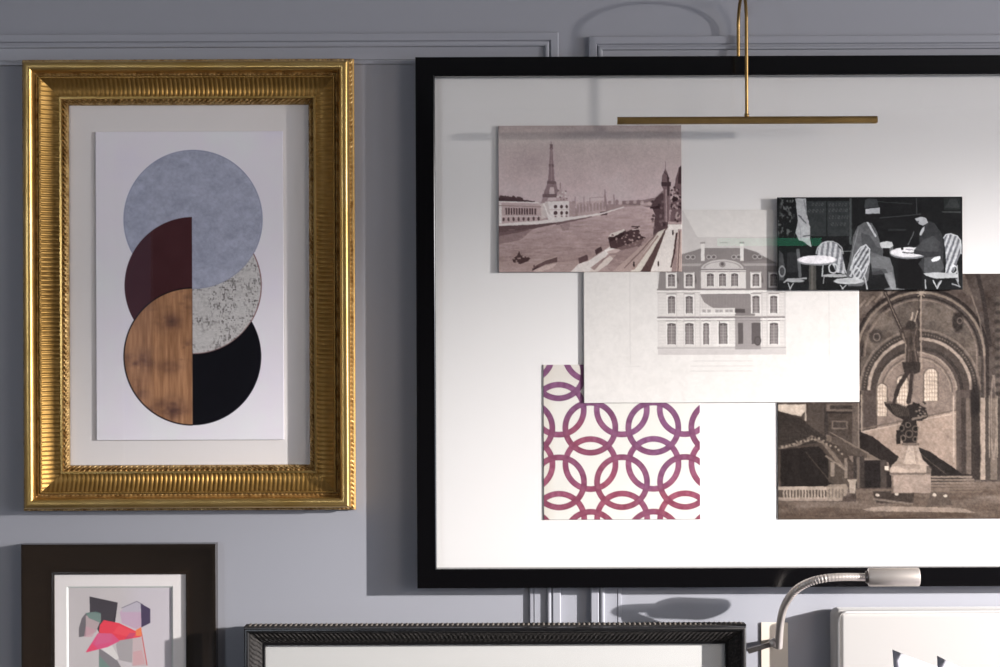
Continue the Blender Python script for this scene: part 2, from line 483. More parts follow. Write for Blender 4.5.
def inset(R, u): return (R[0] + u * PX, R[1] + u * PX, R[2] - u * PX, R[3] - u * PX)
def slab(name, R, d0, d1, m, parent, bev=0.0):
    return from_bm(name, box_bm(R[0], -d1 * PX, R[1], R[2], -d0 * PX, R[3], bev), m, parent)
slab('mat_board', inset(GO, 38), 1.4, 2.4, M_mat_warm, gf)
slab('backing', inset(GO, 1), 0.3, 1.3, M_back, gf)

EG = 0.585
pc = Pic(96, 131.5, 283.5, 440, 2, (193, 186, 201), 3)
pc.a += ((pc.noise(30) - .5) * 10)[..., None]
def disc(p, cx, cy, r):
    d = np.hypot(p.X - cx, p.Y - cy) - r
    return np.clip(0.5 - d * p.k, 0, 1)
n1 = pc.noise(9, 7, 4); n2 = pc.noise(2.2, 2.2, 2)
cT = disc(pc, 193.3, 219.5, 69.5)
blue = np.zeros_like(pc.a); blue[:] = (136, 137, 152); blue += ((n1 - .5) * 26 + (n2 - .5) * 16)[..., None]
pc.a += (blue - pc.a) * cT[..., None]
pc.ring(193.3, 219.5, 69.2, 69.2, 1.0, (112, 114, 130), .6)
left = np.clip((192.2 - pc.X) * pc.k + .5, 0, 1); right = 1 - left
cM = disc(pc, 193, 285.5, 68.5)
# right half of the middle disc: grey speckle, tucked under the blue disc
sp = np.zeros_like(pc.a); sp[:] = (163, 158, 157)
sc = pc.noise(1.1, 2.2, 1) * .6 + pc.noise(2.4, 1.1, 1) * .4; sc2 = pc.noise(12, 9, 2)
sp -= (np.clip((sc - .50) * 4, 0, 1) * np.clip((sc2 - .25) * 2.2, 0, 1) * 70)[..., None]
sp += ((pc.noise(2, 1.2, 1) - .5) * 16)[..., None]
m = cM * right * (1 - cT)
pc.a += (sp - pc.a) * m[..., None]
rM = np.clip(0.5 - (np.abs(np.hypot(pc.X - 193, pc.Y - 285.5) - 68.3) - .6) * pc.k, 0, 1) * right * (1 - cT)
pc.blend(rM, (105, 72, 70), .8)
# bottom disc
cB = disc(pc, 192.2, 356.5, 68.8)
pc.blend(cB * right * (1 - cM * 1.0), (11, 10, 15))
# left half of the middle disc: maroon, over the blue one
mar = np.zeros_like(pc.a); mar[:] = (58, 30, 33); mar += ((pc.noise(20) - .5) * 8)[..., None]
pc.a += (mar - pc.a) * (cM * left)[..., None]
# wood half
wd = np.zeros_like(pc.a); wd[:] = (138, 99, 72)
st = pc.noise(2.6, 26, 3); kn = pc.noise(13, 8, 3); kn2 = pc.noise(30, 20, 2)
wd += ((st - .5) * 60)[..., None] * np.array([1, .85, .7])
dk = np.clip((kn - .52) * 2.4, 0, 1) * np.clip((kn2 - .35) * 2, 0, 1)
for (qx, qy, rx, ry, q) in ((167, 322, 11, 7, .55), (137, 361, 14, 9, .5), (168, 409, 16, 9, .6), (170, 366, 12, 6, .35), (150, 300, 10, 8, .2), (140, 392, 10, 10, .25)):
    g = np.exp(-(((pc.X - qx) / rx) ** 2 + ((pc.Y - qy) / ry) ** 2)); dk = np.maximum(dk, g ** .7 * q * np.clip(2.6 * kn - .35, 0, 1.6))
wd += (np.array([62, 42, 40]) - wd) * np.clip(dk, 0, .85)[..., None]
mB = cB * left
pc.a += (wd - pc.a) * mB[..., None]
rB = np.clip(0.5 - (np.abs(np.hypot(pc.X - 192.2, pc.Y - 356.5) - 68.5) - .7) * pc.k, 0, 1) * left
pc.blend(rB, (24, 18, 20), .9)
pc.box(191.6, 289, 192.4, 425, (60, 44, 36), .4)
M_p1 = print_mat('printed_paper')
pc.build('abstract_print', gf, 4.2, EG, M_p1, 1.4)
slab('glass', inset(GO, 40.0), 4.9, 5.2, M_glass, gf)

# ------------------------------------------------------------------ 2 large black frame with the collage
bf = thing('framed_photo_collage', 'large glossy black frame with overlapping vintage Paris pictures on white', 'framed picture', P(750, 322, 0))
BO = (U(417.2, 300, 0)[0], U(750, 584.3, 0)[1], U(1084, 300, 0)[0], U(750, 59.0, 0)[1])
rails('outer_frame', BO, [(19.0, 6.6), (9.0, 6.6), (9.0, 12.2), (0.0, 12.2), (0, 19.6), (0.5, 20.0), (18.0, 20.0), (18.6, 19.6), (19.0, 18.8), (19.0, 6.6)], M_black, bf, smooth=False)
slab('mat_board', inset(BO, 18.0), 6.4, 7.5, M_mat, bf)
slab('glass', inset(BO, 18.8), 16.0, 16.4, M_glass, bf)

# -- courtyard photograph
EC = 0.62
p = Pic(777.5, 274, 1036, 519, 1.5, (74, 63, 58), 11)
p.a += ((p.noise(10, 10, 4) - .5) * 46)[..., None] * np.array([1, .93, .9])
D, Mi, Lt = (38, 31, 29), (98, 84, 76), (138, 122, 112)
# curved sculpted vault at the upper left and the right pier
p.poly([(858, 274), (905, 274), (858, 322)], (92, 80, 73), .5)
for i in range(5):
    p.line([(858 + i * 9, 309 - i * 4), (865 + i * 9, 301 - i * 4)], 2.5, (128, 114, 104), .7)
p.poly([(965, 274), (1036, 274), (1036, 519), (985, 519), (987, 350)], (66, 57, 53), .75)
def R(cx, cy, r, wd, c, al=1.0, ry=None, a0=0, a1=180):
    p.ring(cx, cy, r, ry or r, wd, c, al, a0, a1)
cx, cy = 921, 356
for i in range(46):   # fill inside the big arch
    pass
msk = lambda cx, cy, r, yb: np.clip(np.maximum(0, 1) * ((np.hypot(p.X - cx, np.minimum(p.Y - cy, 0)) < r) & (p.Y < yb)).astype(float), 0, 1)
m = msk(921, 356, 66, 500); p.blend(m, (58, 50, 47), .9)
m = msk(921, 356, 60, 500); p.blend(m, (84, 74, 68), .9)
p.a += ((p.noise(7, 7, 3) - .5) * 34)[..., None]
R(921, 356, 67, 3.0, D); R(921, 356, 63.5, 2.4, (120, 106, 96)); R(921, 356, 59, 2.0, (42, 35, 33)); R(921, 356, 56, 1.5, (112, 98, 90))
for rr in (63.5, 56):
    p.line([(921 + rr, 356), (921 + rr + 1, 440)], 1.8, (112, 98, 90), .8)
p.line([(987.5, 356), (989, 470)], 3.0, D, .8)
# spandrel paintings: light cartouches, dark bosses
for (ex, ey, rx, ry, c) in ((880, 320, 12, 9, (112, 99, 90)), (938, 313, 17, 8, (110, 98, 90)), (870, 338, 8, 9, (118, 104, 94)),
                           (950, 322, 12, 8, (104, 92, 84)), (972, 345, 5, 10, (100, 88, 80))):
    p.ell(ex, ey, rx, ry, c, .6, 2.5)
p.ell(958, 322, 5.5, 10, (36, 30, 28), .9, 1.0); p.ring(960, 321, 2.4, 3.0, 1, (96, 84, 78))
p.ell(876, 336, 7, 7, (48, 41, 38), .8, 1.2); p.ring(877, 337, 3.2, 3.6, 1.2, (104, 92, 86))
# second arch
cx, cy = 920, 390
m = msk(cx, cy, 56, 500); p.blend(m, (70, 60, 56), 1)
R(cx, cy, 60, 2.0, (108, 95, 87)); R(cx, cy, 55.5, 5.0, (52, 45, 42))
for i in range(60):
    a = math.radians(3 * i); p.ell(cx + 55.5 * math.cos(a), cy - 55.5 * math.sin(a), .9, .9, (100, 88, 80), .9)
R(cx, cy, 51, 3.0, (146, 130, 119)); R(cx, cy, 46, 5.5, (64, 55, 51)); R(cx, cy, 41.5, 3.5, (50, 43, 40))
m = msk(917, 392, 40, 478); p.blend(m, (116, 101, 93), 1)
R(917, 392, 39.5, 1.6, (134, 119, 109)); R(917, 392, 35.5, 1.2, (86, 75, 69)); R(917, 392, 33.5, 1.0, (138, 122, 111))
p.a += ((p.noise(5, 5, 2) - .5) * 12)[..., None]
# lower right light wall and shaft of shade inside the arch
p.poly([(862, 431), (956, 411), (956, 476), (862, 476)], (136, 118, 107))
p.line([(860, 429), (958, 410)], 1.6, (92, 80, 73)); p.line([(860, 432), (958, 413)], 1.0, (160, 143, 131))
p.line([(953.5, 396), (953.5, 462)], 1.4, (160, 143, 131)); p.line([(957.5, 392), (957.5, 470)], 3.0, (74, 64, 59))
p.line([(861.5, 395), (861.5, 435)], 1.4, (140, 124, 113))
# windows
def win(x0, y0, x1, y1):
    xm, r = (x0 + x1) / 2, (x1 - x0) / 2
    p.box(x0 - 1.5, y0 + r, x1 + 1.5, y1, (96, 84, 77)); p.ell(xm, y0 + r, r + 1.5, r + 1.5, (96, 84, 77))
    p.box(x0, y0 + r, x1, y1, (186, 168, 153)); p.ell(xm, y0 + r, r, r, (186, 168, 153))
    for t in np.arange(x0 + 2.4, x1, 2.6): p.line([(t, y0 + 1), (t, y1)], .6, (118, 102, 92), .8)
    for t in np.arange(y0 + 4, y1, 4): p.line([(x0, t), (x1, t)], .6, (118, 102, 92), .8)
win(877.5, 384, 886.5, 416); win(897, 376, 908, 412); win(924.5, 369, 937.5, 401)
# pier at the right with fluted shafts
for (x0, x1, c) in ((961, 966, (52, 44, 41)), (966, 971, (96, 84, 77)), (971, 980, (44, 37, 34)), (980, 985, (150, 133, 121)), (985, 990, (62, 54, 50)),
                    (990, 997, (100, 88, 80)), (997, 1036, (60, 52, 48))):
    p.box(x0, 398, x1, 480, c, .9)
p.ell(975, 400, 5, 18, (30, 25, 24), .9, 1.5); p.ell(978, 455, 2.8, 14, (40, 33, 31), .9, 1)
p.ring(993.5, 418, 2.6, 40, .8, (140, 124, 114), .7)
p.box(988.6, 396, 989.6, 458, (150, 134, 122), .7); p.box(996.6, 396, 997.6, 458, (150, 134, 122), .7)
for i in range(11):
    p.ell(1000, 300 + i * 9, 4.5, 3.4, (92, 82, 76), .5, 1); p.ell(998, 304 + i * 9, 3, 2.2, (34, 29, 27), .6, .8)
p.line([(978, 274), (984, 300), (990, 345)], 4.5, (42, 35, 33), .8); p.line([(972, 296), (980, 320), (984, 350)], 1.4, (124, 110, 101), .7)
p.poly([(936, 274), (965, 274), (975, 300), (960, 290)], (96, 84, 77), .5)
# stair mass behind the pedestal (dark diagonal)
p.poly([(859, 431), (872, 436), (900, 458), (900, 490), (859, 490)], (34, 28, 26))
p.poly([(915, 446), (930, 452), (962, 474), (962, 482), (915, 482)], (32, 27, 25))
p.line([(918, 452), (950, 478)], 1.0, (84, 73, 67), .7)
# lower-left garden
p.poly([(777, 403), (859, 403), (859, 470), (777, 480)], (60, 51, 46))
p.a += ((p.noise(6, 5, 3) - .5) * 22)[..., None] * (p.Y > 403)[..., None] * (p.X < 865)[..., None]
p.poly([(778, 404), (806, 404), (806, 409), (801, 416), (778, 411)], (176, 160, 147)); p.line([(805.5, 404), (805.5, 420)], 1.4, (160, 145, 134))
p.box(808, 404, 824, 432, (66, 57, 52)); p.box(824, 404, 828, 440, (50, 43, 40))
p.box(826, 404, 856, 411, (92, 80, 73)); p.box(830, 405, 852, 409, (50, 43, 39)); p.line([(827, 412), (857, 413)], 1.4, (36, 30, 28))
p.box(831.5, 420.5, 847.5, 429, (96, 84, 77)); p.box(833, 422, 846, 427.5, (58, 50, 46))
p.box(852, 403, 859.5, 450, (84, 73, 67)); p.line([(858.5, 403), (858.5, 448)], 1.0, (120, 106, 97))
p.poly([(777, 410), (800, 418), (830, 440), (777, 450)], (42, 36, 33), .8)
for (a, b) in (((779, 447), (797, 444)), ((797, 444), (812, 437)), ((812, 437), (823, 442)), ((823, 442), (842, 466))):
    p.line([a, b], 3.6, (104, 91, 82), .8)
for i in range(34):
    q = i / 33; bx = 779 + q * 62; by = 446 - 9 * math.sin(q * 2.6) + 14 * max(0, q - .62) * 2
    p.ell(bx + p.rng.rand() * 2, by + p.rng.rand() * 3, 1.2, 1.2, (134, 120, 108) if i % 2 else (46, 39, 36), .8)
p.poly([(780, 449), (818, 446), (834, 462), (837, 486), (780, 486)], (30, 25, 23)); p.line([(806, 452), (832, 484)], 1.0, (70, 60, 54), .7)
# stair balustrade running down to the right
p.poly([(826, 434), (846, 441), (888, 464), (886, 472), (868, 462), (840, 446), (826, 440)], (92, 80, 72))
for i in range(24):
    q = i / 23; p.line([(832 + q * 34, 435 + q * 19), (832 + q * 34, 441 + q * 19)], 1.0, (44, 37, 34), .7)
p.line([(830, 432), (868, 453)], 1.0, (118, 104, 95), .8)
p.poly([(848, 455), (888, 462), (892, 473), (884, 470), (862, 460), (852, 462)], (104, 91, 83))
p.box(864, 460, 886, 488, (30, 25, 24)); p.box(880, 460, 886, 488, (60, 52, 48)); p.box(884.5, 466, 888.5, 470, (196, 180, 166))
p.poly([(828, 458), (848, 470), (850, 480), (846, 488), (828, 482)], (66, 57, 51))
p.box(830, 462, 834, 476, (132, 118, 108), .8); p.box(844, 458, 847, 478, (128, 114, 104), .7); p.line([(826, 456), (846, 470)], 2.0, (118, 104, 94), .8)
p.box(853, 456, 864, 487, (50, 43, 40)); p.line([(858, 458), (858, 486)], 3, (100, 88, 80), .8)
# round balustrade
p.box(777, 486, 842, 490, (146, 131, 120)); p.box(777, 496.5, 842, 500.5, (132, 117, 107)); p.box(777, 489.5, 842, 497, (70, 60, 54))
for i in range(19): p.line([(783.5 + i * 3.1, 489), (783.5 + i * 3.1, 498)], 1.5, (146, 131, 120))
p.poly([(830, 484), (846, 484), (848, 488), (846, 495), (836, 500), (826, 500), (826, 486)], (128, 114, 103), .85)
for i in range(5): p.line([(829 + i * 3.4, 489), (829 + i * 3.4, 497)], .9, (78, 68, 61), .7)
p.poly([(847, 479), (857, 479), (855, 484), (855, 493), (849, 493), (849, 484)], (140, 126, 115))
# ground
m = np.clip((p.Y - 487 + 6 * (p.X > 945)) / 2, 0, 1) * (p.X > 856) + np.clip((p.Y - 500.5) / 1.5, 0, 1) * (p.X <= 856)
g = np.zeros_like(p.a); g[:] = (92, 79, 71); g += ((p.noise(26, 4, 3) - .5) * 52)[..., None]
g -= (np.clip((p.Y - 505) / 16, 0, 1) * 24)[..., None]
p.a += (g - p.a) * m[..., None]
p.poly([(862, 509), (880, 506), (960, 508), (976, 513), (930, 512), (868, 511)], (140, 124, 113), .8)
for i in range(6): p.box(930, 476 + i * 3.0, 972 + i * 2, 478 + i * 3.0, (116 - 4 * i, 102 - 4 * i, 93 - 4 * i))
p.box(930, 474.5, 972, 476, (36, 30, 28))
p.poly([(872, 491), (914, 491), (913, 503), (876, 503)], (50, 42, 38), .9); p.line([(873, 499), (912, 504)], 2.0, (104, 92, 84))
p.poly([(930, 492), (946, 492), (952, 505), (926, 507)], (72, 62, 56), .8)
for (ex, ey) in ((877, 495), (896.5, 494), (934, 495), (945, 496)): p.ell(ex, ey, 2.0, 1.5, (190, 175, 162), .9)
# pedestal
p.box(891, 475, 930.5, 493, (138, 121, 111)); p.box(891, 475, 893, 493, (104, 90, 82)); p.box(914, 475, 930.5, 493, (128, 112, 103), .6)
p.poly([(892, 465), (926, 465), (931, 469), (931, 475), (889.5, 475), (889.5, 470)], (160, 142, 130)); p.box(889.5, 472.5, 931, 474.8, (98, 85, 78))
p.box(926, 466, 931, 473, (58, 50, 46), .7)
p.poly([(902.5, 445), (918, 445), (919.5, 452), (923, 460), (929, 466), (891, 466), (897, 460), (901, 452)], (132, 116, 106))
p.poly([(908, 446), (913, 446), (916, 464), (903, 464)], (178, 160, 147), .6); p.poly([(915, 446), (918, 446), (921, 458), (927, 466), (919, 466)], (160, 143, 131), .7)
p.box(901.5, 443, 919, 445.5, (92, 80, 73)); p.ell(910, 467, 10, 2, (110, 96, 88), .5, 1)
# ornate stem and bowl
p.poly([(903, 420), (916, 420), (918, 432), (916, 443), (903, 443), (900, 436), (899, 428)], (34, 28, 26))
for (ex, ey, r) in ((901, 428, 3), (903, 438, 2.6), (915.5, 429, 3), (915, 439, 2.4), (909, 434, 3.4), (908, 425, 2.4)):
    p.ring(ex, ey, r, r, 1.1, (100, 88, 80), .8); p.ell(ex, ey, 1.4, 1.4, (20, 17, 16))
p.box(896, 430, 900.5, 444, (30, 25, 23))
p.poly([(883.5, 401.5), (894, 402), (906, 406), (916, 403), (926, 408), (928, 417), (922, 421), (906, 421), (895, 416), (888, 409), (885, 406)], (36, 30, 28))
p.line([(885, 402.5), (897, 403), (906, 407)], 1.2, (110, 96, 88), .8)
for i in range(9): p.line([(890 + i * 2.2, 404 + i * .5), (896 + i * 1.6, 416)], .7, (82, 72, 65), .8)
for i in range(22): p.ell(912 + p.rng.rand() * 15, 402 + p.rng.rand() * 15, 1.2, 1.0, (116, 102, 94) if i % 2 else (18, 15, 14), .8)
p.line([(913, 419), (926, 416)], 2.2, (120, 106, 97), .8)
# bronze figure reaching up with a rod
S = (46, 38, 36)
p.line([(885.5, 292), (893, 310), (902, 331)], 3.4, S); p.line([(885.5, 292), (893, 310), (901, 328)], 1.0, (128, 114, 104), .8)
p.line([(920.5, 326), (916, 318), (920, 310)], 3.0, S); p.line([(911, 322), (913, 313)], 1.6, (150, 134, 122)); p.line([(915, 321), (918, 311)], 1.4, (150, 134, 122))
p.poly([(899, 331), (903, 327), (909, 326), (917, 327), (920, 333), (919, 341), (916.5, 349), (918.5, 357), (920, 367), (903, 367), (905.5, 357), (907, 349), (904.5, 342), (901, 336)], (58, 49, 45))
p.line([(917, 329), (914, 340), (915, 350), (917, 362)], 1.0, (112, 98, 90), .7); p.line([(909, 350), (908, 366)], .8, (104, 91, 83), .6); p.line([(913, 351), (913, 367)], .8, (34, 28, 26), .8)
p.poly([(904, 330), (910, 330), (911, 338), (906, 338)], (92, 80, 73), .6)
p.ell(911, 325, 5.0, 4.4, (46, 39, 36)); p.line([(903, 334), (906, 345), (905, 362)], 1.4, (124, 110, 100), .8); p.poly([(908, 332), (914, 332), (915, 350), (909, 352)], (78, 67, 61), .7)
p.poly([(902, 362), (921, 362), (920, 372), (914, 375), (904, 372)], (44, 37, 34)); p.ell(911, 342, 2, 7, (30, 25, 23), .6, 1)
p.line([(908, 372), (899, 386), (896, 395)], 4.4, S); p.line([(896, 395), (893.5, 404)], 3.2, S)
p.line([(912.5, 372), (911, 388), (908.5, 402)], 4.4, S); p.line([(914, 374), (912.8, 388)], .9, (112, 98, 90), .8)
p.line([(921.5, 292), (921, 330), (921.5, 368)], 1.6, (140, 124, 113), .9); p.line([(919.3, 292), (919.0, 366)], .8, (40, 33, 31), .7)
for a in range(0, 180, 45):
    q = math.radians(a); p.line([(921.5 - 4.5 * math.cos(q), 293 - 4.5 * math.sin(q)), (921.5 + 4.5 * math.cos(q), 293 + 4.5 * math.sin(q))], 1.2, (142, 127, 116))
p.organic(.5, .20, 2.6)
p.grain(16)
M_p2 = print_mat('sepia_photo_paper', 0.45)
p.build('courtyard_photograph', bf, 8.4, 0.98, M_p2, 0.9)

# -- interlaced ring pattern
q = Pic(543.5, 364.5, 700, 519.5, 2, (231, 226, 220), 12)
q.a += ((q.noise(18) - .5) * 9)[..., None]
q.blend(np.clip((556 - q.X) / 10, 0, 1) * .5, (214, 204, 190)); q.blend(np.clip((400 - q.Y) / 25, 0, 1), (214, 204, 196), .6)
centres = []
a_ = 63.0; hgt = a_ * math.sqrt(3) / 2
for r in range(-3, 3):
    yb = 445.8 + r * hgt
    for cc in range(-3, 5):
        xb = 558.9 + cc * a_ + (a_ / 2 if r % 2 else 0)
        centres.append((xb + a_ / 2, yb + hgt / 3)); centres.append((xb + a_ / 2, yb - hgt / 3))
cn = q.noise(34, 34, 2); cn2 = q.noise(3, 3, 1)
t = np.clip((q.Y - 400) / 110 + (cn - .5) * 1.4, 0, 1)[..., None]
rc = np.array([134, 88, 122.]) * (1 - t) + np.array([152, 82, 101.]) * t + ((cn2 - .5) * 22)[..., None]
for i, (ex, ey) in enumerate(centres):
    d = np.abs(np.hypot(q.X - ex, q.Y - ey) - 25.0)
    mm = np.clip(.5 - (d - 2.9) * q.k, 0, 1)
    lo = 0.95 if i % 2 else 1.0
    edge = np.clip((d - 1.6) / 1.2, 0, 1)
    colr = rc * lo - (edge * 10)[..., None]
    q.a += (colr - q.a) * mm[..., None]
q.build('ring_pattern_print', bf, 8.4, 1.12, M_p2, 0.9)

# -- mansion elevation engraving
q = Pic(583.5, 210, 859, 402.5, 2, (212, 206, 203), 13)
q.blend(((q.X > 657.5) & (q.X < 786) & (q.Y > 237) & (q.Y < 355)).astype(float), (196, 189, 187))
ln = (176, 170, 168)
for (xx) in (630, 829): q.line([(xx, 268), (xx, 364)], .6, ln, .5)
for k_ in range(3): q.line([(690, 361 + k_ * 5), (752, 361 + k_ * 5)], .8, ln, .5)
q.line([(625, 366), (640, 366)], .5, ln, .4)
W_, Gy, Dk = (206, 199, 196), (134, 126, 125), (92, 84, 84)
q.poly([(660, 268), (683, 254), (703, 248), (742, 248), (757, 253), (782, 266), (784, 290), (658, 290)], Gy)
for xx in np.arange(660, 784, 1.6): q.line([(xx, 248), (xx, 290)], .5, (112, 105, 104), .5)
q.poly([(640, 210), (683, 210), (703, 247), (683, 253), (660, 267), (640, 267)], (196, 189, 187))
q.poly([(703, 247.3), (742, 247.3), (757, 252), (784, 266), (784, 237), (658, 237), (658, 267.5), (683, 253.3)], (196, 189, 187))
q.poly([(744, 248), (757, 252), (768, 260), (744, 262)], (110, 102, 102), .6)
for xx in (703, 742): q.box(xx - 1.7, 243, xx + 1.7, 261, (214, 208, 205)); q.box(xx - 2.4, 242, xx + 2.4, 243.6, (150, 143, 141))
q.box(720, 242.3, 728, 243.3, (150, 143, 141), .7)
for xx in (688, 693, 709, 714, 734, 739, 755, 760): q.ell(xx, 257, 1.4, 1.2, Dk, .8); q.ring(xx, 257, 2.2, 2.0, .6, (196, 190, 188), .7)
q.poly([(680, 263.5), (782, 263.5), (782, 266), (660, 266), (660, 265)], (168, 161, 159), .8)
# centre block and pediment
q.box(701, 268, 746, 289, W_)
q.poly([(699, 270)] + [(722.5 + 22.5 * math.cos(math.radians(t_)), 270 - 11 * math.sin(math.radians(t_))) for t_ in range(180, -1, -12)] + [(746, 270)], (190, 183, 181))
q.ring(722.5, 270, 22.5, 11, 1.0, (128, 120, 119), .9, 0, 180); q.ring(722.5, 268, 18, 6.5, .7, (150, 142, 141), .9, 0, 180)
q.ell(722.5, 264.5, 3.2, 3.0, (140, 132, 131)); q.ell(722.5, 264, 1.4, 1.8, Dk); q.line([(700, 269.6), (746, 269.6)], 1.2, (120, 112, 111)); q.line([(700, 271.5), (746, 271.5)], .7, (150, 143, 141))
def wn(xc, y0, y1, wd_, fr=1.6, arch_=True):
    q.box(xc - wd_ / 2 - fr, y0 - fr, xc + wd_ / 2 + fr, y1 + .6, (216, 210, 207))
    q.line([(xc - wd_ / 2 - fr, y0 - fr - .6), (xc + wd_ / 2 + fr, y0 - fr - .6)], .9, (138, 130, 129))
    q.box(xc - wd_ / 2, y0 + (1 if arch_ else 0), xc + wd_ / 2, y1, (126, 118, 117))
    if arch_: q.ell(xc, y0 + 1.4, wd_ / 2, 1.5, (92, 84, 84))
    q.line([(xc - wd_ / 2 + .3, y0 + 1), (xc - wd_ / 2 + .3, y1)], .9, Dk); q.line([(xc + wd_ / 2 - .3, y0 + 1), (xc + wd_ / 2 - .3, y1)], .9, Dk)
    q.line([(xc, y0 + 1), (xc, y1)], .7, (158, 150, 149))
    for yy in np.arange(y0 + 3, y1, 3.2): q.line([(xc - wd_ / 2, yy), (xc + wd_ / 2, yy)], .4, (168, 160, 159), .7)
for xc in (671.5, 689.3, 756, 773.8):
    q.box(xc - 5.4, 271, xc + 5.4, 288, (212, 206, 203)); q.line([(xc - 5.6, 271.3), (xc + 5.6, 271.3)], 1.0, (120, 112, 111)); wn(xc, 274, 286, 6.4, 1.0)
    q.poly([(xc + 5.4, 272), (xc + 7.6, 280), (xc + 7, 284), (xc + 5.4, 281)], (92, 84, 84), .7)
for xc in (710.4, 722.6, 734.8): wn(xc, 273.5, 286, 6.4, 1.2)
# storeys
q.box(658.5, 289, 784, 348, (206, 199, 196))
for yy in np.arange(292, 348, 3): q.line([(659, yy), (784, yy)], .35, (182, 175, 172), .6)
for yy in (289.4, 317.4): q.box(657, yy - .9, 785, yy + .9, (130, 122, 121)); q.box(657, yy + 1.0, 785, yy + 2.8, (216, 210, 207)); q.box(657, yy + 2.8, 785, yy + 3.5, (158, 150, 149))
q.poly([(700, 294), (749, 293.5), (755, 301), (755, 316), (735, 316), (735, 308), (713, 308), (704, 302)], (126, 118, 117))
for xx in np.arange(701, 754, 1.5): q.line([(xx, 295), (xx, 308)], .5, (150, 142, 141), .6)
q.line([(700, 293), (752, 293)], 1.6, (218, 212, 209))
for xx in (704, 709, 717, 721, 727, 731): q.box(xx - 1.8, 309.5, xx + 1.8, 312.4, (158, 151, 150))
q.box(699, 312.6, 736, 314, (216, 210, 207)); q.box(735, 309, 745, 313, (80, 73, 73))
for xc in (671.5, 689.3, 756, 773.8): wn(xc, 296, 313, 6.6)
for (xc, w_) in ((671.5, 8), (689.3, 8), (706, 5.4), (723, 8.4), (756, 8), (773.8, 8)): wn(xc, 323, 344, w_)
q.box(735, 317, 760.5, 349.5, (128, 120, 120), .72); q.box(738, 323, 743, 344, (84, 77, 77), .9); q.box(751.5, 323, 760.5, 344, (84, 77, 77), .8)
q.ring(757.5, 341, 3, 4, 1.2, (80, 73, 73))
q.line([(719.4, 322), (719.4, 346)], 1.2, (92, 85, 84), .8); q.box(713, 344, 735, 346, (214, 208, 205))
q.box(657, 347, 786, 348.5, (150, 143, 142), .6)
for t_ in (676.5, 684, 695, 700, 762, 767): q.line([(t_, 292), (t_, 347)], .7, (176, 168, 166), .7)
q.box(658, 349.5, 786, 354.5, (186, 178, 177), .6)
q.box(583.5, 210, 584.2, 402.5, (150, 146, 142), .6)
q.organic(.25, .04, 3)
q.grain(4)
q.build('mansion_engraving', bf, 9.8, 0.93, M_p2, 0.9)

# -- river photograph with the iron tower
q = Pic(498.5, 125.5, 681.5, 272, 2, (139, 125, 127), 14)
q.grad((q.Y < 207).astype(float), (131, 120, 118), (146, 129, 130), 135, 205)
q.blend(np.clip((133 - q.Y) / 6, 0, 1), (118, 106, 105), .7); q.blend(np.exp(-((q.Y - 140) / 5.) ** 2), (142, 132, 129), .6)
q.blend(np.exp(-((q.X - 535) / 22.) ** 2 - ((q.Y - 162) / 12.) ** 2), (122, 109, 109), .5)
q.a += ((q.noise(24, 16, 3) - .5) * 9)[..., None]
water = (q.Y > 225 - (q.X - 498) * .16) & (q.Y > 204)
q.grad(water.astype(float), (134, 117, 117), (104, 88, 86), 203, 262)
q.a += ((q.noise(10, 1.6, 3) - .5) * 26)[..., None] * water[..., None]
dB, mB_, lB = (58, 43, 44), (108, 92, 92), (172, 156, 153)
# far banks
q.poly([(560, 212), (590, 205), (618, 204), (625, 203), (640, 202), (660, 199), (664, 204), (664, 208), (640, 206), (625, 207), (600, 213), (575, 217), (560, 220)], (112, 96, 96))
q.poly([(622, 201), (640, 200.5), (655, 198), (664, 190), (672, 190), (672, 210), (650, 208), (640, 205.5), (622, 204.5)], (86, 71, 72), .8)
for i in range(26):
    xx = 570 + i * 3.6; q.ell(xx, 203.5 - i * .04 + q.rng.rand() * 2 - 1, 1.9, 1.5 + q.rng.rand(), (96, 80, 81) if i % 2 else (142, 126, 125), .7)
q.poly([(575, 203), (605, 200), (607, 213), (578, 216)], (134, 118, 117), .7)
for i in range(9): q.box(577 + i * 3.3, 204.5 - i * .25, 578.6 + i * 3.3, 213 - i * .45, (100, 85, 86), .6)
for (xx, yt) in ((605, 190), (614, 195), (575, 197), (584, 197), (590, 198)): q.line([(xx, yt), (xx, 206)], .9 if xx < 600 else 1.3, (110, 95, 96))
q.line([(590, 198), (605, 197)], .8, (118, 103, 103)); q.line([(605, 196), (607, 211)], 2.0, (104, 88, 89), .8); q.poly([(600, 212), (608, 211), (607, 215), (601, 215.5)], dB)
q.poly([(640, 203), (655, 202.5), (655, 206), (640, 206)], (150, 134, 132), .6)
# tower
T = (98, 82, 84); T2 = (80, 65, 67)
q.line([(551.4, 141.5), (551.4, 146)], .8, T); q.poly([(550, 144), (552.9, 144), (553.2, 149), (549.8, 149)], T2)
q.poly([(550.3, 148), (552.7, 148), (553.6, 165), (554.9, 182), (547.9, 182), (549.3, 165)], T)
q.poly([(549, 164), (554, 164), (554, 166.5), (549, 166.5)], T2); q.poly([(547.2, 181), (556, 181), (556.4, 184), (546.8, 184)], T2)
q.poly([(547, 184), (551, 184), (549.6, 189), (549.0, 193.8), (543.5, 193.8)], T); q.poly([(552.4, 184), (556.3, 184), (559, 193.8), (554.6, 193.8), (554, 188)], T)
q.poly([(548, 184), (555, 184), (554, 187), (549.4, 187)], T); q.poly([(542.6, 193.8), (560, 193.8), (560, 197.4), (542.6, 197.4)], T2)
q.poly([(543, 197.4), (548, 197.4), (546, 204), (540, 204)], T, .7)
q.line([(551.4, 150), (551.4, 181)], .5, (122, 106, 107), .8)
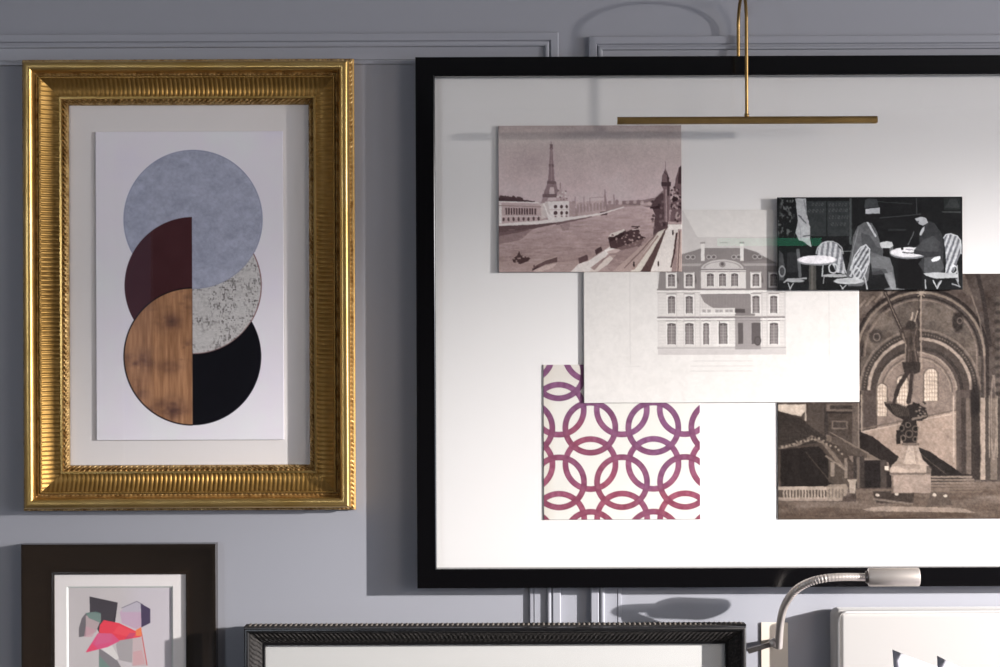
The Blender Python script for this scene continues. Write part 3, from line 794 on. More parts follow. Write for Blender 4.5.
# domed pavilion
q.line([(560.4, 183), (560.4, 190)], .9, T); q.poly([(556, 200), (557, 193), (560.4, 188), (564, 193), (566.5, 198), (567, 202), (555, 202)], (128, 112, 112))
for i in range(12): q.ell(556 + q.rng.rand() * 11, 190 + q.rng.rand() * 10, .9, .9, (86, 71, 73) if i % 2 else (164, 148, 146), .8)
q.poly([(545, 201), (568, 200.5), (572, 203), (572, 217), (548, 220)], (176, 160, 157)); q.poly([(569, 201), (575, 203), (575, 216), (569, 217)], (122, 106, 106))
for (xx, w_) in ((555.5, 1.9), (561.5, 1.5), (566.6, 1.3)):
    q.ell(xx, 206.6, w_, 1.8, dB); q.ell(xx, 212.8, w_, 2.0, dB); q.box(xx - 1, 215.5, xx + 1, 217, (92, 76, 77))
q.line([(545, 201.2), (568, 200.6)], .8, (120, 104, 104)); q.line([(548, 209.6), (570, 209.2)], .7, (138, 122, 120))
q.poly([(536, 204), (548, 202), (550, 214), (546, 218), (536, 220)], (150, 134, 132)); q.line([(544, 204), (548, 215)], 1.2, (186, 170, 166))
# trees and long palace
q.a_keep = None
for i in range(26): q.ell(499 + i * .9, 198.5 + abs(i - 6) * .05 - q.rng.rand() * 2.2, 1.6, 1.6, dB, .9)
q.poly([(498, 198), (514, 198), (527, 200), (535, 201), (535, 203), (498, 202)], (52, 38, 40))
q.poly([(498, 201), (536, 202), (541, 206), (541, 222), (498, 224)], (132, 116, 115)); q.line([(498, 201.4), (538, 202.6)], 1.3, (176, 160, 157))
q.box(499, 203, 501.5, 223, (176, 160, 157)); q.line([(498, 205.2), (541, 206.6)], .8, (104, 89, 89)); q.line([(498, 216.0), (541, 216.2)], .8, (156, 140, 138))
for i in range(12): q.box(505.4 + i * 2.62, 207.6 + i * .05, 507.1 + i * 2.62, 214.4, (62, 47, 49))
for i in range(8): q.ell(503.5 + i * 5, 219.2 - i * .1, 1.1, 2.0, (62, 47, 49))
# quay line and its dark reflection
q.poly([(498, 223.6), (533, 221.0), (552, 219.4), (600, 213.4), (624, 206.6), (624, 207.6), (600, 215), (556, 222.4), (533, 224.6), (498, 226)], (176, 160, 156))
q.poly([(498, 225.6), (533, 224.4), (556, 222.4), (556, 224.0), (536, 228), (520, 232), (498, 236)], (60, 45, 46), .9)
q.poly([(498, 232), (520, 230), (535, 227), (520, 240), (498, 244)], (82, 66, 66), .6)
q.poly([(556, 222.4), (592, 216.2), (592, 217.2), (556, 225)], (70, 55, 56), .8)
q.poly([(560, 225), (570, 222), (569, 230), (562, 231)], (92, 77, 77), .5)
for i in range(40):
    xx = 500 + q.rng.rand() * 150; yy = 226 + q.rng.rand() * 40
    if xx < 610: q.line([(xx, yy), (xx + 4 + q.rng.rand() * 7, yy - .3)], .6, (134, 118, 115) if i % 2 else (84, 69, 68), .5)
# bottom boats and barges
q.poly([(498, 262), (540, 258), (560, 262), (600, 258), (610, 272), (498, 272)], (132, 116, 112), .35)
q.poly([(512, 259), (517, 255), (519, 250.5), (520.5, 255), (527, 256.5), (530, 258), (528, 261), (520, 264), (513, 262)], (48, 34, 34))
for i in range(9): q.ell(513 + q.rng.rand() * 15, 256 + q.rng.rand() * 7, 1, .8, (126, 110, 106), .7)
q.poly([(533, 265), (545, 259.5), (557, 256), (557, 262), (546, 264), (533, 270)], (66, 50, 50)); q.poly([(534, 264.6), (545, 259), (557, 255.6), (557, 256.8), (545, 260.6), (535, 266)], (118, 102, 99))
q.poly([(533, 270), (546, 265), (557, 263), (552, 268), (540, 272), (533, 272)], (142, 126, 121), .7); q.poly([(532, 268.6), (538, 266), (538, 268), (532, 271)], (40, 28, 28), .8)
q.poly([(578, 258), (587, 254.5), (588, 260), (579, 264)], (60, 45, 46)); q.poly([(594.5, 250), (601, 246.5), (602, 251), (596, 255)], (48, 34, 35))
q.poly([(578, 264), (588, 261), (602, 252), (613, 244), (618, 246), (606, 256), (590, 272), (570, 272)], (160, 144, 139))
q.poly([(588, 272), (601, 262), (610, 255.5), (616, 255), (608, 264), (597, 272)], (150, 134, 129)); q.poly([(590, 268), (603, 258), (606, 258), (594, 270)], (84, 68, 67), .7)
q.poly([(604, 250), (615, 248), (622, 249), (616, 253), (606, 254)], (186, 170, 164))
# river boat cluster
q.poly([(608, 238), (612, 234), (624, 229.5), (626, 232), (638, 227), (641, 236), (646, 238), (640, 246), (622, 250), (610, 248)], (50, 36, 37))
q.poly([(608, 236.5), (611, 233.6), (624, 229), (624.5, 231), (613, 237)], (156, 140, 136))
q.poly([(609, 238.4), (624, 232.6), (624, 236), (610, 242)], (34, 22, 23))
for i in range(44): q.ell(611 + q.rng.rand() * 33, 233 + q.rng.rand() * 14, 1.0, .8, (124, 108, 106) if i % 3 else (28, 18, 19), .8)
q.line([(632, 227), (639, 226.6)], 1.2, (40, 27, 28)); q.line([(632, 230), (640, 229)], .9, (150, 134, 131))
q.poly([(606, 252), (640, 240), (650, 238), (640, 250), (626, 262), (612, 258)], (98, 82, 80), .6)
# right-hand embankment and road
q.poly([(640, 247), (664, 230), (668, 227), (668, 272), (612, 272)], (118, 102, 98))
q.poly([(660, 230), (666, 228), (646, 262), (640, 272), (630, 272)], (156, 140, 133)); q.line([(657, 233), (640, 252), (624, 268)], 1.0, (78, 62, 60))
q.poly([(664, 231), (667, 228), (658, 252), (650, 272), (640, 272), (650, 256)], (58, 43, 42)); q.poly([(657, 236), (659, 236), (634, 270), (631, 270)], (90, 74, 71), .7)
q.poly([(666, 230), (678, 228), (677, 240), (671, 272), (650, 272), (658, 252)], (172, 156, 148)); q.box(667, 225, 681.5, 229.5, (190, 174, 166))
q.poly([(675.5, 233), (677.5, 233), (675, 252), (671.5, 268), (670, 268), (673.5, 250)], (46, 32, 32)); q.poly([(678, 232), (681.5, 232), (681.5, 272), (676, 272)], (128, 112, 107)); q.line([(679.5, 232), (677.5, 272)], .9, (60, 45, 44))
for (xx, yy) in ((658, 264.5), (633.5, 265), (672.6, 233.5)): q.ell(xx, yy, .9, 2.2, (30, 20, 20)); q.ell(xx, yy - 2.2, .8, .8, (20, 12, 12))
# right bank mass with spires
q.poly([(651, 206), (655, 199), (662, 193), (666, 196), (668, 228), (658, 232), (653, 236), (655, 215)], (58, 44, 46)); q.poly([(650, 207), (660, 206), (660, 209), (650, 209)], (36, 24, 26))
for i in range(18): q.ell(652 + q.rng.rand() * 14, 202 + q.rng.rand() * 26, 1.4, 1.4, (88, 73, 74) if i % 2 else (36, 24, 26), .7)
q.poly([(661.5, 186), (662, 176), (664, 172), (665.6, 168), (667.5, 173), (669, 178), (669.5, 182), (671, 183), (670, 188), (669, 198), (669.4, 222), (664, 222), (663.4, 190)], (84, 68, 70))
q.box(661.5, 182.4, 671, 186.6, (48, 35, 37)); q.line([(665.6, 162), (665.6, 170)], .7, T); q.line([(666, 190), (666.2, 222)], 1.0, (136, 120, 118), .8); q.poly([(667.2, 175), (669, 178), (669, 196), (667.2, 196)], (48, 35, 37))
q.line([(664, 172), (668, 176)], .8, (48, 35, 37))
q.poly([(679, 168), (681.5, 166), (681.5, 222), (670, 222), (671, 205), (674, 190), (676, 178)], (78, 62, 64))
for i in range(48): q.ell(670.5 + q.rng.rand() * 11, 186 + q.rng.rand() * 37, 1.1, 1.1, (132, 116, 115) if i % 2 else (36, 24, 26), .8)
q.poly([(679, 168), (681.5, 166), (681.5, 184), (678, 184)], (44, 31, 33)); q.ell(675, 199.5, 3.0, 2.2, (34, 22, 24)); q.ring(675, 199.5, 3.8, 4.2, .9, (146, 130, 128), .8, 0, 180)
q.shoulder(140, .45)
q.organic(.35, .06, 2.4)
q.grain(8)
q.build('river_photograph', bf, 10.0, 0.43, M_p2, 0.9, bow=0.9)

# -- pavement cafe photograph
q = Pic(777.3, 197, 962.5, 290, 2.2, (20, 20, 21), 15)
q.a += ((q.noise(14, 9, 3) - .5) * 10)[..., None]
gl = np.clip((q.noise(2.6, 3.4, 2) - .56) * 6, 0, 1) * ((q.X > 778) & (q.X < 795) & (q.Y < 240))
q.blend(gl, (92, 94, 94), .8)
q.box(805, 201, 849, 236, (40, 42, 43)); q.box(826.3, 201, 827.5, 236, (24, 25, 26))
for (yy, x0, x1) in ((204, 812, 824), (204.5, 829, 846), (210, 829, 846), (210.5, 808, 823), (217, 829, 847), (224, 831, 846)):
    xx = x0
    while xx < x1:
        w_ = 1.2 + q.rng.rand() * 2; q.box(xx, yy - 1.6, xx + w_, yy + 1.6, (66, 68, 70), .8); q.line([(xx, yy - 1.4), (xx + w_, yy + 1.2)], .5, (30, 31, 32)); xx += w_ + 1.0
q.box(849.5, 198, 851.6, 245, (58, 60, 61)); q.box(851.6, 198, 853, 250, (24, 25, 25))
q.line([(880, 218), (925, 214)], 1.0, (48, 49, 50)); q.box(888, 229, 906, 231, (42, 43, 44), .7); q.line([(868, 201), (912, 204)], .8, (44, 46, 46))
q.line([(916.5, 198), (917, 214)], .8, (54, 55, 56)); q.line([(943, 212), (961, 212.5)], 1.4, (66, 68, 68), .8); q.box(944, 198, 960.5, 210, (30, 32, 32))
q.poly([(945, 208), (950, 199), (957, 199), (960, 208)], (52, 54, 55), .6); q.line([(840, 251.3), (853, 251)], 1.0, (84, 86, 86))
# waiter's cloth / curtain
q.poly([(795.5, 198), (806, 198), (807, 214), (810, 226), (810, 238), (811.5, 247), (808, 245), (803, 241), (799, 240), (795.5, 233), (798, 220)], (150, 150, 153))
q.line([(799, 215), (806, 223)], 1.4, (84, 85, 88)); q.line([(804, 200), (807, 214)], 1.0, (94, 95, 98), .8); q.line([(800, 226), (801, 239)], .9, (116, 117, 120), .8); q.line([(803, 236), (812, 235)], 1, (60, 61, 63))
q.box(787, 252, 800, 272, (44, 44, 46), .6); q.line([(798, 250), (800, 276)], 3.2, (96, 97, 99), .7)
q.poly([(779, 250), (783, 254), (785, 270), (784, 280), (779, 280)], (62, 62, 64), .8)
def stripes(pts, ang, pitch, c1, c2):
    tmp = q.a.copy(); q.poly(pts, (1000, 0, 0)); mm = np.clip((q.a - tmp)[..., 0] / np.maximum(1000 - tmp[..., 0], 1), 0, 1); q.a[:] = tmp
    ph = (q.X * math.cos(ang) + q.Y * math.sin(ang)) / pitch
    s_ = (0.5 + 0.5 * np.clip(np.sin(2 * math.pi * ph) * 2.2, -1, 1))[..., None]
    wv = ((q.noise(1.6, 1.6, 1) - .5) * 34)[..., None]
    c = np.array(c1) * s_ + np.array(c2) * (1 - s_) + wv
    q.a += (c - q.a) * mm[..., None]
cA = (168, 168, 172); cD = (96, 96, 101)
hoop = lambda cx, top, wd, bot, lean=0: [(cx - wd / 2 + lean, bot)] + [(cx + wd / 2 * math.cos(math.radians(t_)), top + wd * .42 - wd * .42 * math.sin(math.radians(t_))) for t_ in range(180, -1, -15)] + [(cx + wd / 2 + lean, bot)]
stripes([(820, 262), (816.5, 254), (817, 247), (822, 242.5), (830, 241.2), (837, 244), (842, 251), (844, 264), (845, 274), (836, 272), (832, 264)], .12, 5.2, cA, cD)
q.ring(829.5, 254, 13.6, 12.8, 1.1, (176, 176, 180), .8, 0, 180)
q.ring(833, 268, 4.2, 5.0, 1.2, (170, 170, 174)); q.line([(823, 262), (822, 276)], 1.3, (150, 150, 153)); q.line([(843, 262), (846, 273)], 1.3, (150, 150, 153))
q.ell(836, 275.5, 14, 1.6, (140, 140, 142)); q.line([(824, 275), (823, 283)], 1, (120, 120, 122))
q.box(809, 262, 816, 290, (60, 58, 56)); q.box(811, 262, 813, 290, (84, 80, 76), .8)
q.ell(817, 260.6, 19.6, 4.6, (112, 112, 115)); q.ell(817, 259.4, 19.3, 4.2, (214, 208, 213))
q.line([(784, 282), (788, 279), (806, 278)], 1.6, (128, 128, 130)); q.ell(795, 280.5, 9, 1.6, (134, 134, 136)); q.line([(788, 283), (790, 289)], 1, (150, 150, 152)); q.line([(793, 283), (789.5, 289)], 1, (150, 150, 152)); q.ring(782, 271, 3, 5, 1.1, (130, 130, 132), .8)
# left man
q.poly([(846, 274), (849, 262), (852, 246), (853, 236), (858, 226), (865, 222), (872, 223), (877, 232), (880, 242), (886, 246), (893, 247), (893, 252), (884, 257), (874, 258), (870, 264), (868, 280), (862, 286), (848, 286)], (78, 78, 80))
q.a += ((q.noise(3, 3, 2) - .5) * 20)[..., None] * ((np.abs(q.X - 864) < 20) & (np.abs(q.Y - 250) < 28))[..., None]
q.poly([(861, 232), (870, 236), (877, 247), (886, 251), (882, 256), (872, 252), (862, 244)], (56, 56, 58), .8); q.line([(858, 230), (853, 250), (850, 272)], 1.0, (112, 112, 114), .7)
q.line([(867.5, 222), (872, 230), (875.5, 236)], 1.8, (178, 178, 182))
q.box(865, 213, 878.5, 222, (22, 21, 22)); q.poly([(865, 200), (869, 198.4), (877, 199), (879, 207), (864.5, 208)], (50, 51, 53)); q.poly([(865.5, 209), (880, 207.4), (880, 213.4), (865.5, 214)], (158, 158, 163))
q.poly([(880, 243), (886, 241.2), (892, 242), (893.5, 246), (888, 249), (881, 248)], (176, 176, 178)); q.box(883, 248, 889.5, 258, (18, 17, 18))
q.poly([(870, 258), (882, 256), (890, 258), (893, 268), (895, 280), (896, 289), (890, 289), (887, 277), (881, 270), (872, 272)], (88, 88, 90)); q.poly([(872, 268), (886, 269), (888, 274), (872, 275)], (58, 58, 60), .8)
q.poly([(884, 274), (892, 272), (896, 288), (903, 289), (892, 290), (888, 284)], (120, 120, 122), .7)
# chair B in front of him
stripes([(849, 276), (850.5, 266), (855, 255), (861, 247), (866, 244.8), (869.5, 249), (869, 262), (864, 276), (860, 282), (855, 280)], .55, 4.0, cA, (78, 78, 82))
q.line([(850, 270), (855, 255), (861, 247), (866, 244.8), (869.5, 249), (869, 262), (864, 276)], 1.1, (178, 178, 182))
q.ring(857, 273, 3.4, 5.0, 1.2, (170, 170, 174)); q.line([(853, 262), (851, 276)], 1.2, (160, 160, 163)); q.line([(864, 274), (867, 289)], 1.4, (150, 150, 153))
q.ell(848.5, 281, 15, 3.0, (170, 170, 173)); q.ell(848, 280.6, 12, 1.6, (140, 140, 143), .6); q.line([(840, 285), (843, 289)], 1, (150, 150, 153)); q.line([(846, 285), (842, 289)], 1, (150, 150, 153))
# round table of the two men
q.box(898, 257, 922, 290, (14, 13, 14)); q.ell(909, 254, 19, 5.2, (104, 104, 107)); q.ell(909, 252.4, 18.8, 5.0, (212, 208, 212))
q.ell(902, 248.8, 1.2, 1.5, (20, 19, 20)); q.line([(903, 252.5), (912, 253.4), (916, 252.4)], 1.1, (50, 49, 51)); q.line([(906, 249.5), (913, 250)], .8, (90, 89, 92))
q.line([(908, 245), (914, 232)], .9, (84, 85, 87))
# right man
q.poly([(914, 250), (920, 246), (919, 238), (922, 228), (928, 221), (934, 223), (941, 232), (944, 244), (943, 262), (944, 272), (938, 280), (926, 276), (918, 264), (924, 256), (914, 254)], (44, 44, 46))
q.a += ((q.noise(3, 3, 2) - .5) * 14)[..., None] * ((np.abs(q.X - 932) < 13) & (np.abs(q.Y - 250) < 28))[..., None]
q.poly([(923, 240), (933, 236), (940, 242), (938, 252), (924, 252), (914, 250)], (62, 62, 64), .8); q.poly([(924, 258), (940, 256), (944, 268), (936, 279), (924, 272)], (70, 70, 72), .8)
q.poly([(915, 219), (920, 217), (926, 217), (928, 223), (923, 226), (919, 224)], (156, 156, 160)); q.ell(918, 222, 1.2, .8, (60, 60, 62)); q.poly([(919, 216), (923, 213), (929, 214), (930, 220), (926, 218)], (22, 21, 22))
q.poly([(921, 230), (924.5, 226.5), (924, 231), (921.5, 236), (919.5, 235)], (176, 176, 180)); q.poly([(931, 260), (935, 257), (940, 256.4), (940.6, 259), (936, 261.5), (932, 262)], (206, 206, 210))
# chair C
stripes([(943.5, 238), (946, 235), (951, 234), (957, 236), (960.5, 240), (961, 252), (957, 262), (954, 272), (945, 276), (946, 262), (945, 248)], .35, 4.6, (178, 178, 182), (92, 92, 97))
q.line([(943.5, 238), (946, 235), (951, 234), (957, 236), (960.8, 241), (961, 254)], 1.1, (184, 184, 188))
q.ring(953.5, 270, 3.6, 3.8, 1.2, (190, 190, 194)); q.ell(953, 266, 1.6, 1.6, (196, 196, 200)); q.line([(957, 266), (958, 282)], 1.2, (150, 150, 153))
q.poly([(923, 273.4), (936, 272.6), (958, 274), (957, 278), (936, 279), (926, 276)], (160, 160, 163)); q.line([(925, 280), (925.5, 289)], 1.2, (150, 150, 153))
q.line([(933, 281), (937, 288.5), (941, 281)], 1.2, (170, 170, 173)); q.line([(940, 281), (936, 288)], .8, (120, 120, 123)); q.line([(952, 284), (960, 287)], 1.4, (120, 120, 123)); q.line([(956, 279), (959, 286)], 1.0, (120, 120, 123))
q.poly([(884, 289), (890, 287.4), (904, 289), (904, 290), (884, 290)], (110, 110, 112), .7)
q.shoulder(120, .75)
q.organic(.4, .16, 2.4)
q.grain(8)
q.build('cafe_photograph', bf, 14.2, 0.68, M_p2, 0.9)

# ------------------------------------------------------------------ 3 dark brown frame with the small collage print
sf = thing('framed_collage_print', 'dark brown frame at lower left holding pink, red and grey geometric shapes', 'framed picture', P(119, 660, 0))
SO = (U(25.2, 640, 0)[0], U(119, 792, 0)[1], U(218.2, 640, 0)[0], U(119, 542.6, 0)[1])
rails('frame', SO, [(0, 0.4), (0, 13.9), (0.25, 14.1), (2.0, 13.9), (4.0, 13.3), (7, 12.0), (14, 9.8), (22, 7.8), (27.5, 6.9), (29.2, 7.2), (30.6, 7.2), (31.0, 6.6), (31.0, 3.0)], M_espresso, sf)
slab('backing', inset(SO, 1), 0.2, 1.2, M_back, sf)
MI = (U(68.6, 640, 4.6)[0], U(119, 748, 4.6)[1], U(171.4, 640, 4.6)[0], U(119, 588, 4.6)[1])
MO = inset(SO, 30.4)
def ringmat(name, O, I, d, m, parent):
    V = [(O[0], -d * PX, O[1]), (O[2], -d * PX, O[1]), (O[2], -d * PX, O[3]), (O[0], -d * PX, O[3]),
         (I[0], -d * PX, I[1]), (I[2], -d * PX, I[1]), (I[2], -d * PX, I[3]), (I[0], -d * PX, I[3])]
    F = [(0, 1, 5, 4), (1, 2, 6, 5), (2, 3, 7, 6), (3, 0, 4, 7)]
    V2 = [(x, y + 0.8 * PX, z) for x, y, z in V]
    n = 8
    F2 = [tuple(i + n for i in f[::-1]) for f in F]
    S = [(0, n, n + 1, 1), (1, n + 1, n + 2, 2), (2, n + 2, n + 3, 3), (3, n + 3, n, 0)]
    return from_data(name, V + V2, F + F2 + S, m, parent)
ringmat('mat_board', MO, inset(MI, -1.8), 5.2, M_mat_warm, sf)
rails('mat_bevel', inset(MI, -1.8), [(0, 5.2), (1.8, 4.0)], M_mat_cut, sf, smooth=False)
q = Pic(62, 582, 178, 755, 2, (178, 170, 171), 21)
q.a += ((q.noise(26) - .5) * 6)[..., None]
q.blend(np.clip((q.X - 118) / 24, 0, 1), (184, 176, 186), .5)
q.poly([(89.8, 596.3), (118, 602.5), (115, 624), (112, 634), (100, 634), (90, 615)], (68, 63, 68))
q.poly([(112, 634), (114, 618), (118, 603), (115, 624)], (52, 48, 54), .6)
q.poly([(79, 637), (79, 628), (82, 618), (86, 613), (91, 612), (86, 636)], (104, 98, 102)); q.poly([(86, 636), (86, 616), (92, 612), (101, 614), (101, 620), (96, 632)], (164, 146, 148))
q.poly([(86, 613), (96, 611.5), (101, 613), (101, 623), (94, 620), (89, 618)], (100, 122, 116), .85)
q.poly([(84, 637), (86, 626), (96, 630), (92, 637)], (184, 140, 150), .6)
q.poly([(120, 612), (126, 606), (137, 601), (142, 603.5), (142, 627), (136, 629), (122, 623)], (176, 150, 168)); q.poly([(124, 607), (137, 601), (142, 604), (142, 612), (122, 612)], (168, 160, 170))
q.line([(122, 608), (137, 601.4), (143, 604.5)], .8, (120, 114, 124)); q.poly([(141, 603.6), (150.6, 609), (150.6, 623), (141.6, 627.5)], (72, 62, 84))
q.poly([(119, 638), (133, 632), (134, 650), (132, 663), (119, 660), (116, 645)], (152, 145, 147)); q.poly([(133, 634), (141, 632), (145, 655), (147, 666), (132, 666)], (178, 160, 162)); q.poly([(133, 652), (142, 650), (145, 664), (133, 666)], (190, 132, 136), .45)
q.line([(141.5, 632), (147, 665)], 1.0, (186, 92, 92)); q.poly([(99, 648), (117, 660), (121, 667), (117, 690), (99, 690)], (120, 114, 118)); q.poly([(99, 655), (110, 667), (110, 690), (99, 690)], (104, 128, 120), .8)
q.poly([(101, 648), (112, 645), (119, 658), (116, 660)], (196, 190, 188))
q.poly([(104, 620), (119, 623), (141, 633.5), (141, 637), (116, 641), (110, 643), (99, 632), (100, 625)], (206, 66, 80)); q.poly([(119, 625), (141, 634), (134, 638), (113, 633)], (214, 84, 92), .6)
q.poly([(85.8, 652), (98, 633), (113, 634), (120, 641), (108, 647), (88, 652)], (196, 82, 118)); q.poly([(98, 633), (112, 633), (112, 642), (95, 645)], (188, 98, 130), .5); q.poly([(85.8, 652), (92, 643), (98, 649)], (208, 70, 92), .7)
q.poly([(136, 630), (141.5, 627), (142, 636), (136, 636)], (214, 118, 82)); q.poly([(130, 633), (136, 633), (133, 638), (124, 640)], (160, 70, 110), .5)
q.poly([(100, 690), (140, 690), (150, 720), (108, 728)], (150, 144, 148)); q.poly([(108, 690), (128, 690), (118, 712)], (200, 90, 110))
q.build('collage_print', sf, 3.8, 0.74, M_p1, 1.0)
slab('glass', inset(SO, 30.6), 5.9, 6.2, M_glass, sf)

# ------------------------------------------------------------------ 4 low dark carved frame
lf = thing('framed_white_board', 'low wide black frame with carved rim around a plain white board', 'framed picture', P(495, 780, 0))
LO = (500 - 251.0, 622.3, 500 + 241.6, 960)
LO = (U(LO[0], 640, 0)[0], ZC - 1.2, U(LO[2], 640, 0)[0], U(495, 622.0, 0)[1])
rails('side_molding', LO, [(0.8, 5.0), (0.6, 8), (0.0, 9.5), (0.0, 31.0)], M_ebony2, lf, smooth=False)
rails('rim_beading', LO, [(0.3, 9.0), (-0.7, 10.5), (-0.9, 19), (-0.9, 27), (-0.4, 29.0), (0.2, 29.6)], M_ebony, lf,
      disp=None)
LW = LO
# bead row on the outer side faces, one carved strip
bmb = bmesh.new()
def bead(bm, c, rx, ry, rz):
    r = bmesh.ops.create_uvsphere(bm, u_segments=8, v_segments=5, radius=1.0)
    for v in r['verts']: v.co = Vector((c[0] + v.co.x * rx, c[1] + v.co.y * ry, c[2] + v.co.z * rz))
nb = int((LO[2] - LO[0]) / (5.0 * PX))
for i in range(nb):
    bead(bmb, (LO[0] + 1.5 * PX + (i + .5) * (LO[2] - LO[0] - 3 * PX) / nb, -18 * PX, LO[3] + 0.8 * PX), 1.9 * PX, 8.5 * PX, 1.1 * PX)
from_bm('top_beading', bmb, mat('rubbed_ebony_beads', (0.10, 0.085, 0.072), 0.75, spec=0.2, vary=(90, (0.15, 0.13, 0.11), 0.4, 0.6)), lf, True)
rails('front_edge', LO, [(0.0, 31.0), (0.3, 33.4), (1.2, 34.0), (3.6, 34.0), (4.4, 33.2), (4.6, 31.0)], M_ebony2, lf)
def carve(k, u, s):
    if k in (0, 8): return 0.0
    return 0.6 * math.sin(2 * math.pi * (s + 1.1 * abs(u - 10.5)) / 4.6) * (1.0 if 1 < k < 7 else .5)
rails('carved_slope', LO, [(4.6, 31.0), (5.6, 30.6), (7.6, 29.6), (9.6, 28.0), (11.6, 26.2), (13.4, 24.6), (14.8, 23.4), (16.0, 22.4), (16.6, 21.6)], M_ebony, lf, disp=carve, pitch=0.9)
rails('inner_lip', LO, [(16.6, 21.6), (17.2, 22.4), (18.6, 22.0), (19.0, 20.4), (19.0, 15.0)], M_ebony2, lf)
slab('mat_board', inset(LO, 18.2), 16.2, 17.6, mat('ivory_board', (0.60, 0.58, 0.57), 0.9, spec=0.2), lf)
slab('backing', inset(LO, 1.0), 5.2, 6.4, M_back, lf)
slab('glass', inset(LO, 18.8), 18.6, 19.0, M_glass, lf)

# ------------------------------------------------------------------ 5 brass picture light
pl = thing('picture_light', 'brass picture light whose hooped arm carries a long thin bar over the collage', 'picture light', P(737, 60, 0))
XS = U(746.5, 60, 67)[0]
def wz(Y): return ZC + (333.5 - Y) * PX
yc = 3.0 + 28.7
path = [Vector((XS, -9.5 * PX, wz(66.0)))]
path += [Vector((XS, -9.5 * PX, wz(50))), Vector((XS, -9.5 * PX, wz(40)))]
for i in range(25):
    a = math.radians(180 - i * 7.5)
    path.append(Vector((XS, -(38.2 + 28.7 * math.cos(a)) * PX, wz(yc - 28.7 * math.sin(a)))))
path += [Vector((XS, -66.9 * PX, wz(70))), Vector((XS, -66.9 * PX, wz(100))), Vector((XS, -66.9 * PX, wz(126)))]
bx0, bz = U(617.3, 121.2, 67); bx1, bz1 = U(877, 119.2, 67); bz = (bz + bz1) / 2
V, F = tube(path, 1.65 * PX, 14); arm = from_data('arm', V, F, M_brass, pl, True)
arm.data.set_sharp_from_angle(angle=math.radians(50))
# bar: rounded housing, open lamp slot beneath, end caps
prof = []
for i in range(13):
    a = math.radians(180 - 15 * i); prof.append((3.7 * math.cos(a), 0.6 + 3.0 * math.sin(a)))
prof += [(3.7, -3.3), (3.0, -3.3), (3.0, -1.8), (-3.0, -1.8), (-3.0, -3.3), (-3.7, -3.3)]
n = len(prof); V, F = [], []
for xx in (bx0, bx1):
    for (dy, dz) in prof: V.append((xx, -67 * PX + dy * PX, bz + dz * PX))
for k in range(n): F.append((k, (k + 1) % n, n + (k + 1) % n, n + k))
F += [tuple(range(n))[::-1], tuple(range(n, 2 * n))]
bar = from_data('lamp_bar', V, F, M_brass, pl, True); bar.data.set_sharp_from_angle(angle=math.radians(30))
bm = bmesh.new(); box_bm(bx0 + .01, -(67 + 2.8) * PX, bz - 2.7 * PX, bx1 - .01, -(67 - 2.8) * PX, bz - 1.8 * PX, bm=bm)
from_bm('diffuser', bm, mat('frosted_diffuser', (0.7, 0.68, 0.6), 0.5), pl)
V, F = tube([(XS, -66.9 * PX, bz + 2.8 * PX), (XS, -66.9 * PX, bz + 6.2 * PX)], 2.3 * PX, 14); from_data('collar', V, F, M_brass, pl, True)
V, F = tube([(XS, -1.0 * PX, wz(60)), (XS, -4 * PX, wz(60)), (XS, -9.5 * PX, wz(60))], 1.8 * PX, 12); from_data('mount', V, F, M_brass, pl, True)

# ------------------------------------------------------------------ 6 reading lamp
rl = thing('reading_lamp', 'brushed nickel gooseneck reading lamp reaching over the headboard', 'wall lamp', P(768, 655, 0))
head_a = P(868, 577.2, 79); head_b = P(919.5, 577.0, 83)
ax = (head_b - head_a)
V, F = tube([head_a, head_a + ax * .01, head_a + ax * .03, head_a + ax * .97, head_a + ax * .99, head_b],
            [7.6 * PX, 8.4 * PX, 8.8 * PX, 8.8 * PX, 8.5 * PX, 7.4 * PX], 40)
sh = from_data('lamp_shade', V, F, M_nickel, rl, True); sh.data.set_sharp_from_angle(angle=math.radians(35))
V, F = tube([head_a - ax * .06, head_a - ax * .05, head_a - ax * .0, head_a + ax * .01], [3.0 * PX, 5.4 * PX, 6.4 * PX, 6.4 * PX], 24)
cl = from_data('collar', V, F, M_nickel_dk, rl, True); cl.data.set_sharp_from_angle(angle=math.radians(35))
ctrl = [P(778.6, 647.5, 28), P(779.2, 636, 33), P(780.5, 622, 40), P(783, 610, 49), P(788, 599.5, 58), P(796, 590, 67), P(807, 583.2, 75),
        P(821, 579.0, 80), P(838, 577.2, 81), P(854, 577, 80), P(866.5, 577.2, 79)]
cp = catmull(ctrl, 40)
nn = len(cp)
rad = []
for i in range(nn):
    t_ = i / (nn - 1)
    r = (3.9 - 0.2 * t_) * PX
    if t_ > 0.45: r *= 1.0 + 0.06 * math.sin(i * 2 * math.pi / 8) * (1 if t_ < .74 else .2)
    rad.append(r)
V, F = tube(cp, rad, 18); from_data('gooseneck', V, F, M_nickel, rl, True)
bm = bmesh.new(); r = bmesh.ops.create_uvsphere(bm, u_segments=20, v_segments=12, radius=4.8 * PX)
for v in bm.verts: v.co = v.co + P(773.5, 643, 27)
from_bm('joint', bm, M_nickel, rl, True)
V, F = tube([P(773, 643, 27), P(760, 647.5, 26), P(747.8, 651.0, 25)], [3.0 * PX, 3.3 * PX, 3.5 * PX], 4)
from_data('arm', V, F, M_nickel_dk, rl, False)  # darker nickel carries the neck's shadow on the bar
bm = box_bm(P(758.4, 0, 1).x, -1.6 * PX, P(0, 760, 2).z, P(785.5, 0, 1).x, -0.05 * PX, P(0, 625.5, 2).z, 0.0010)
from_bm('wall_plate', bm, M_plate, rl)
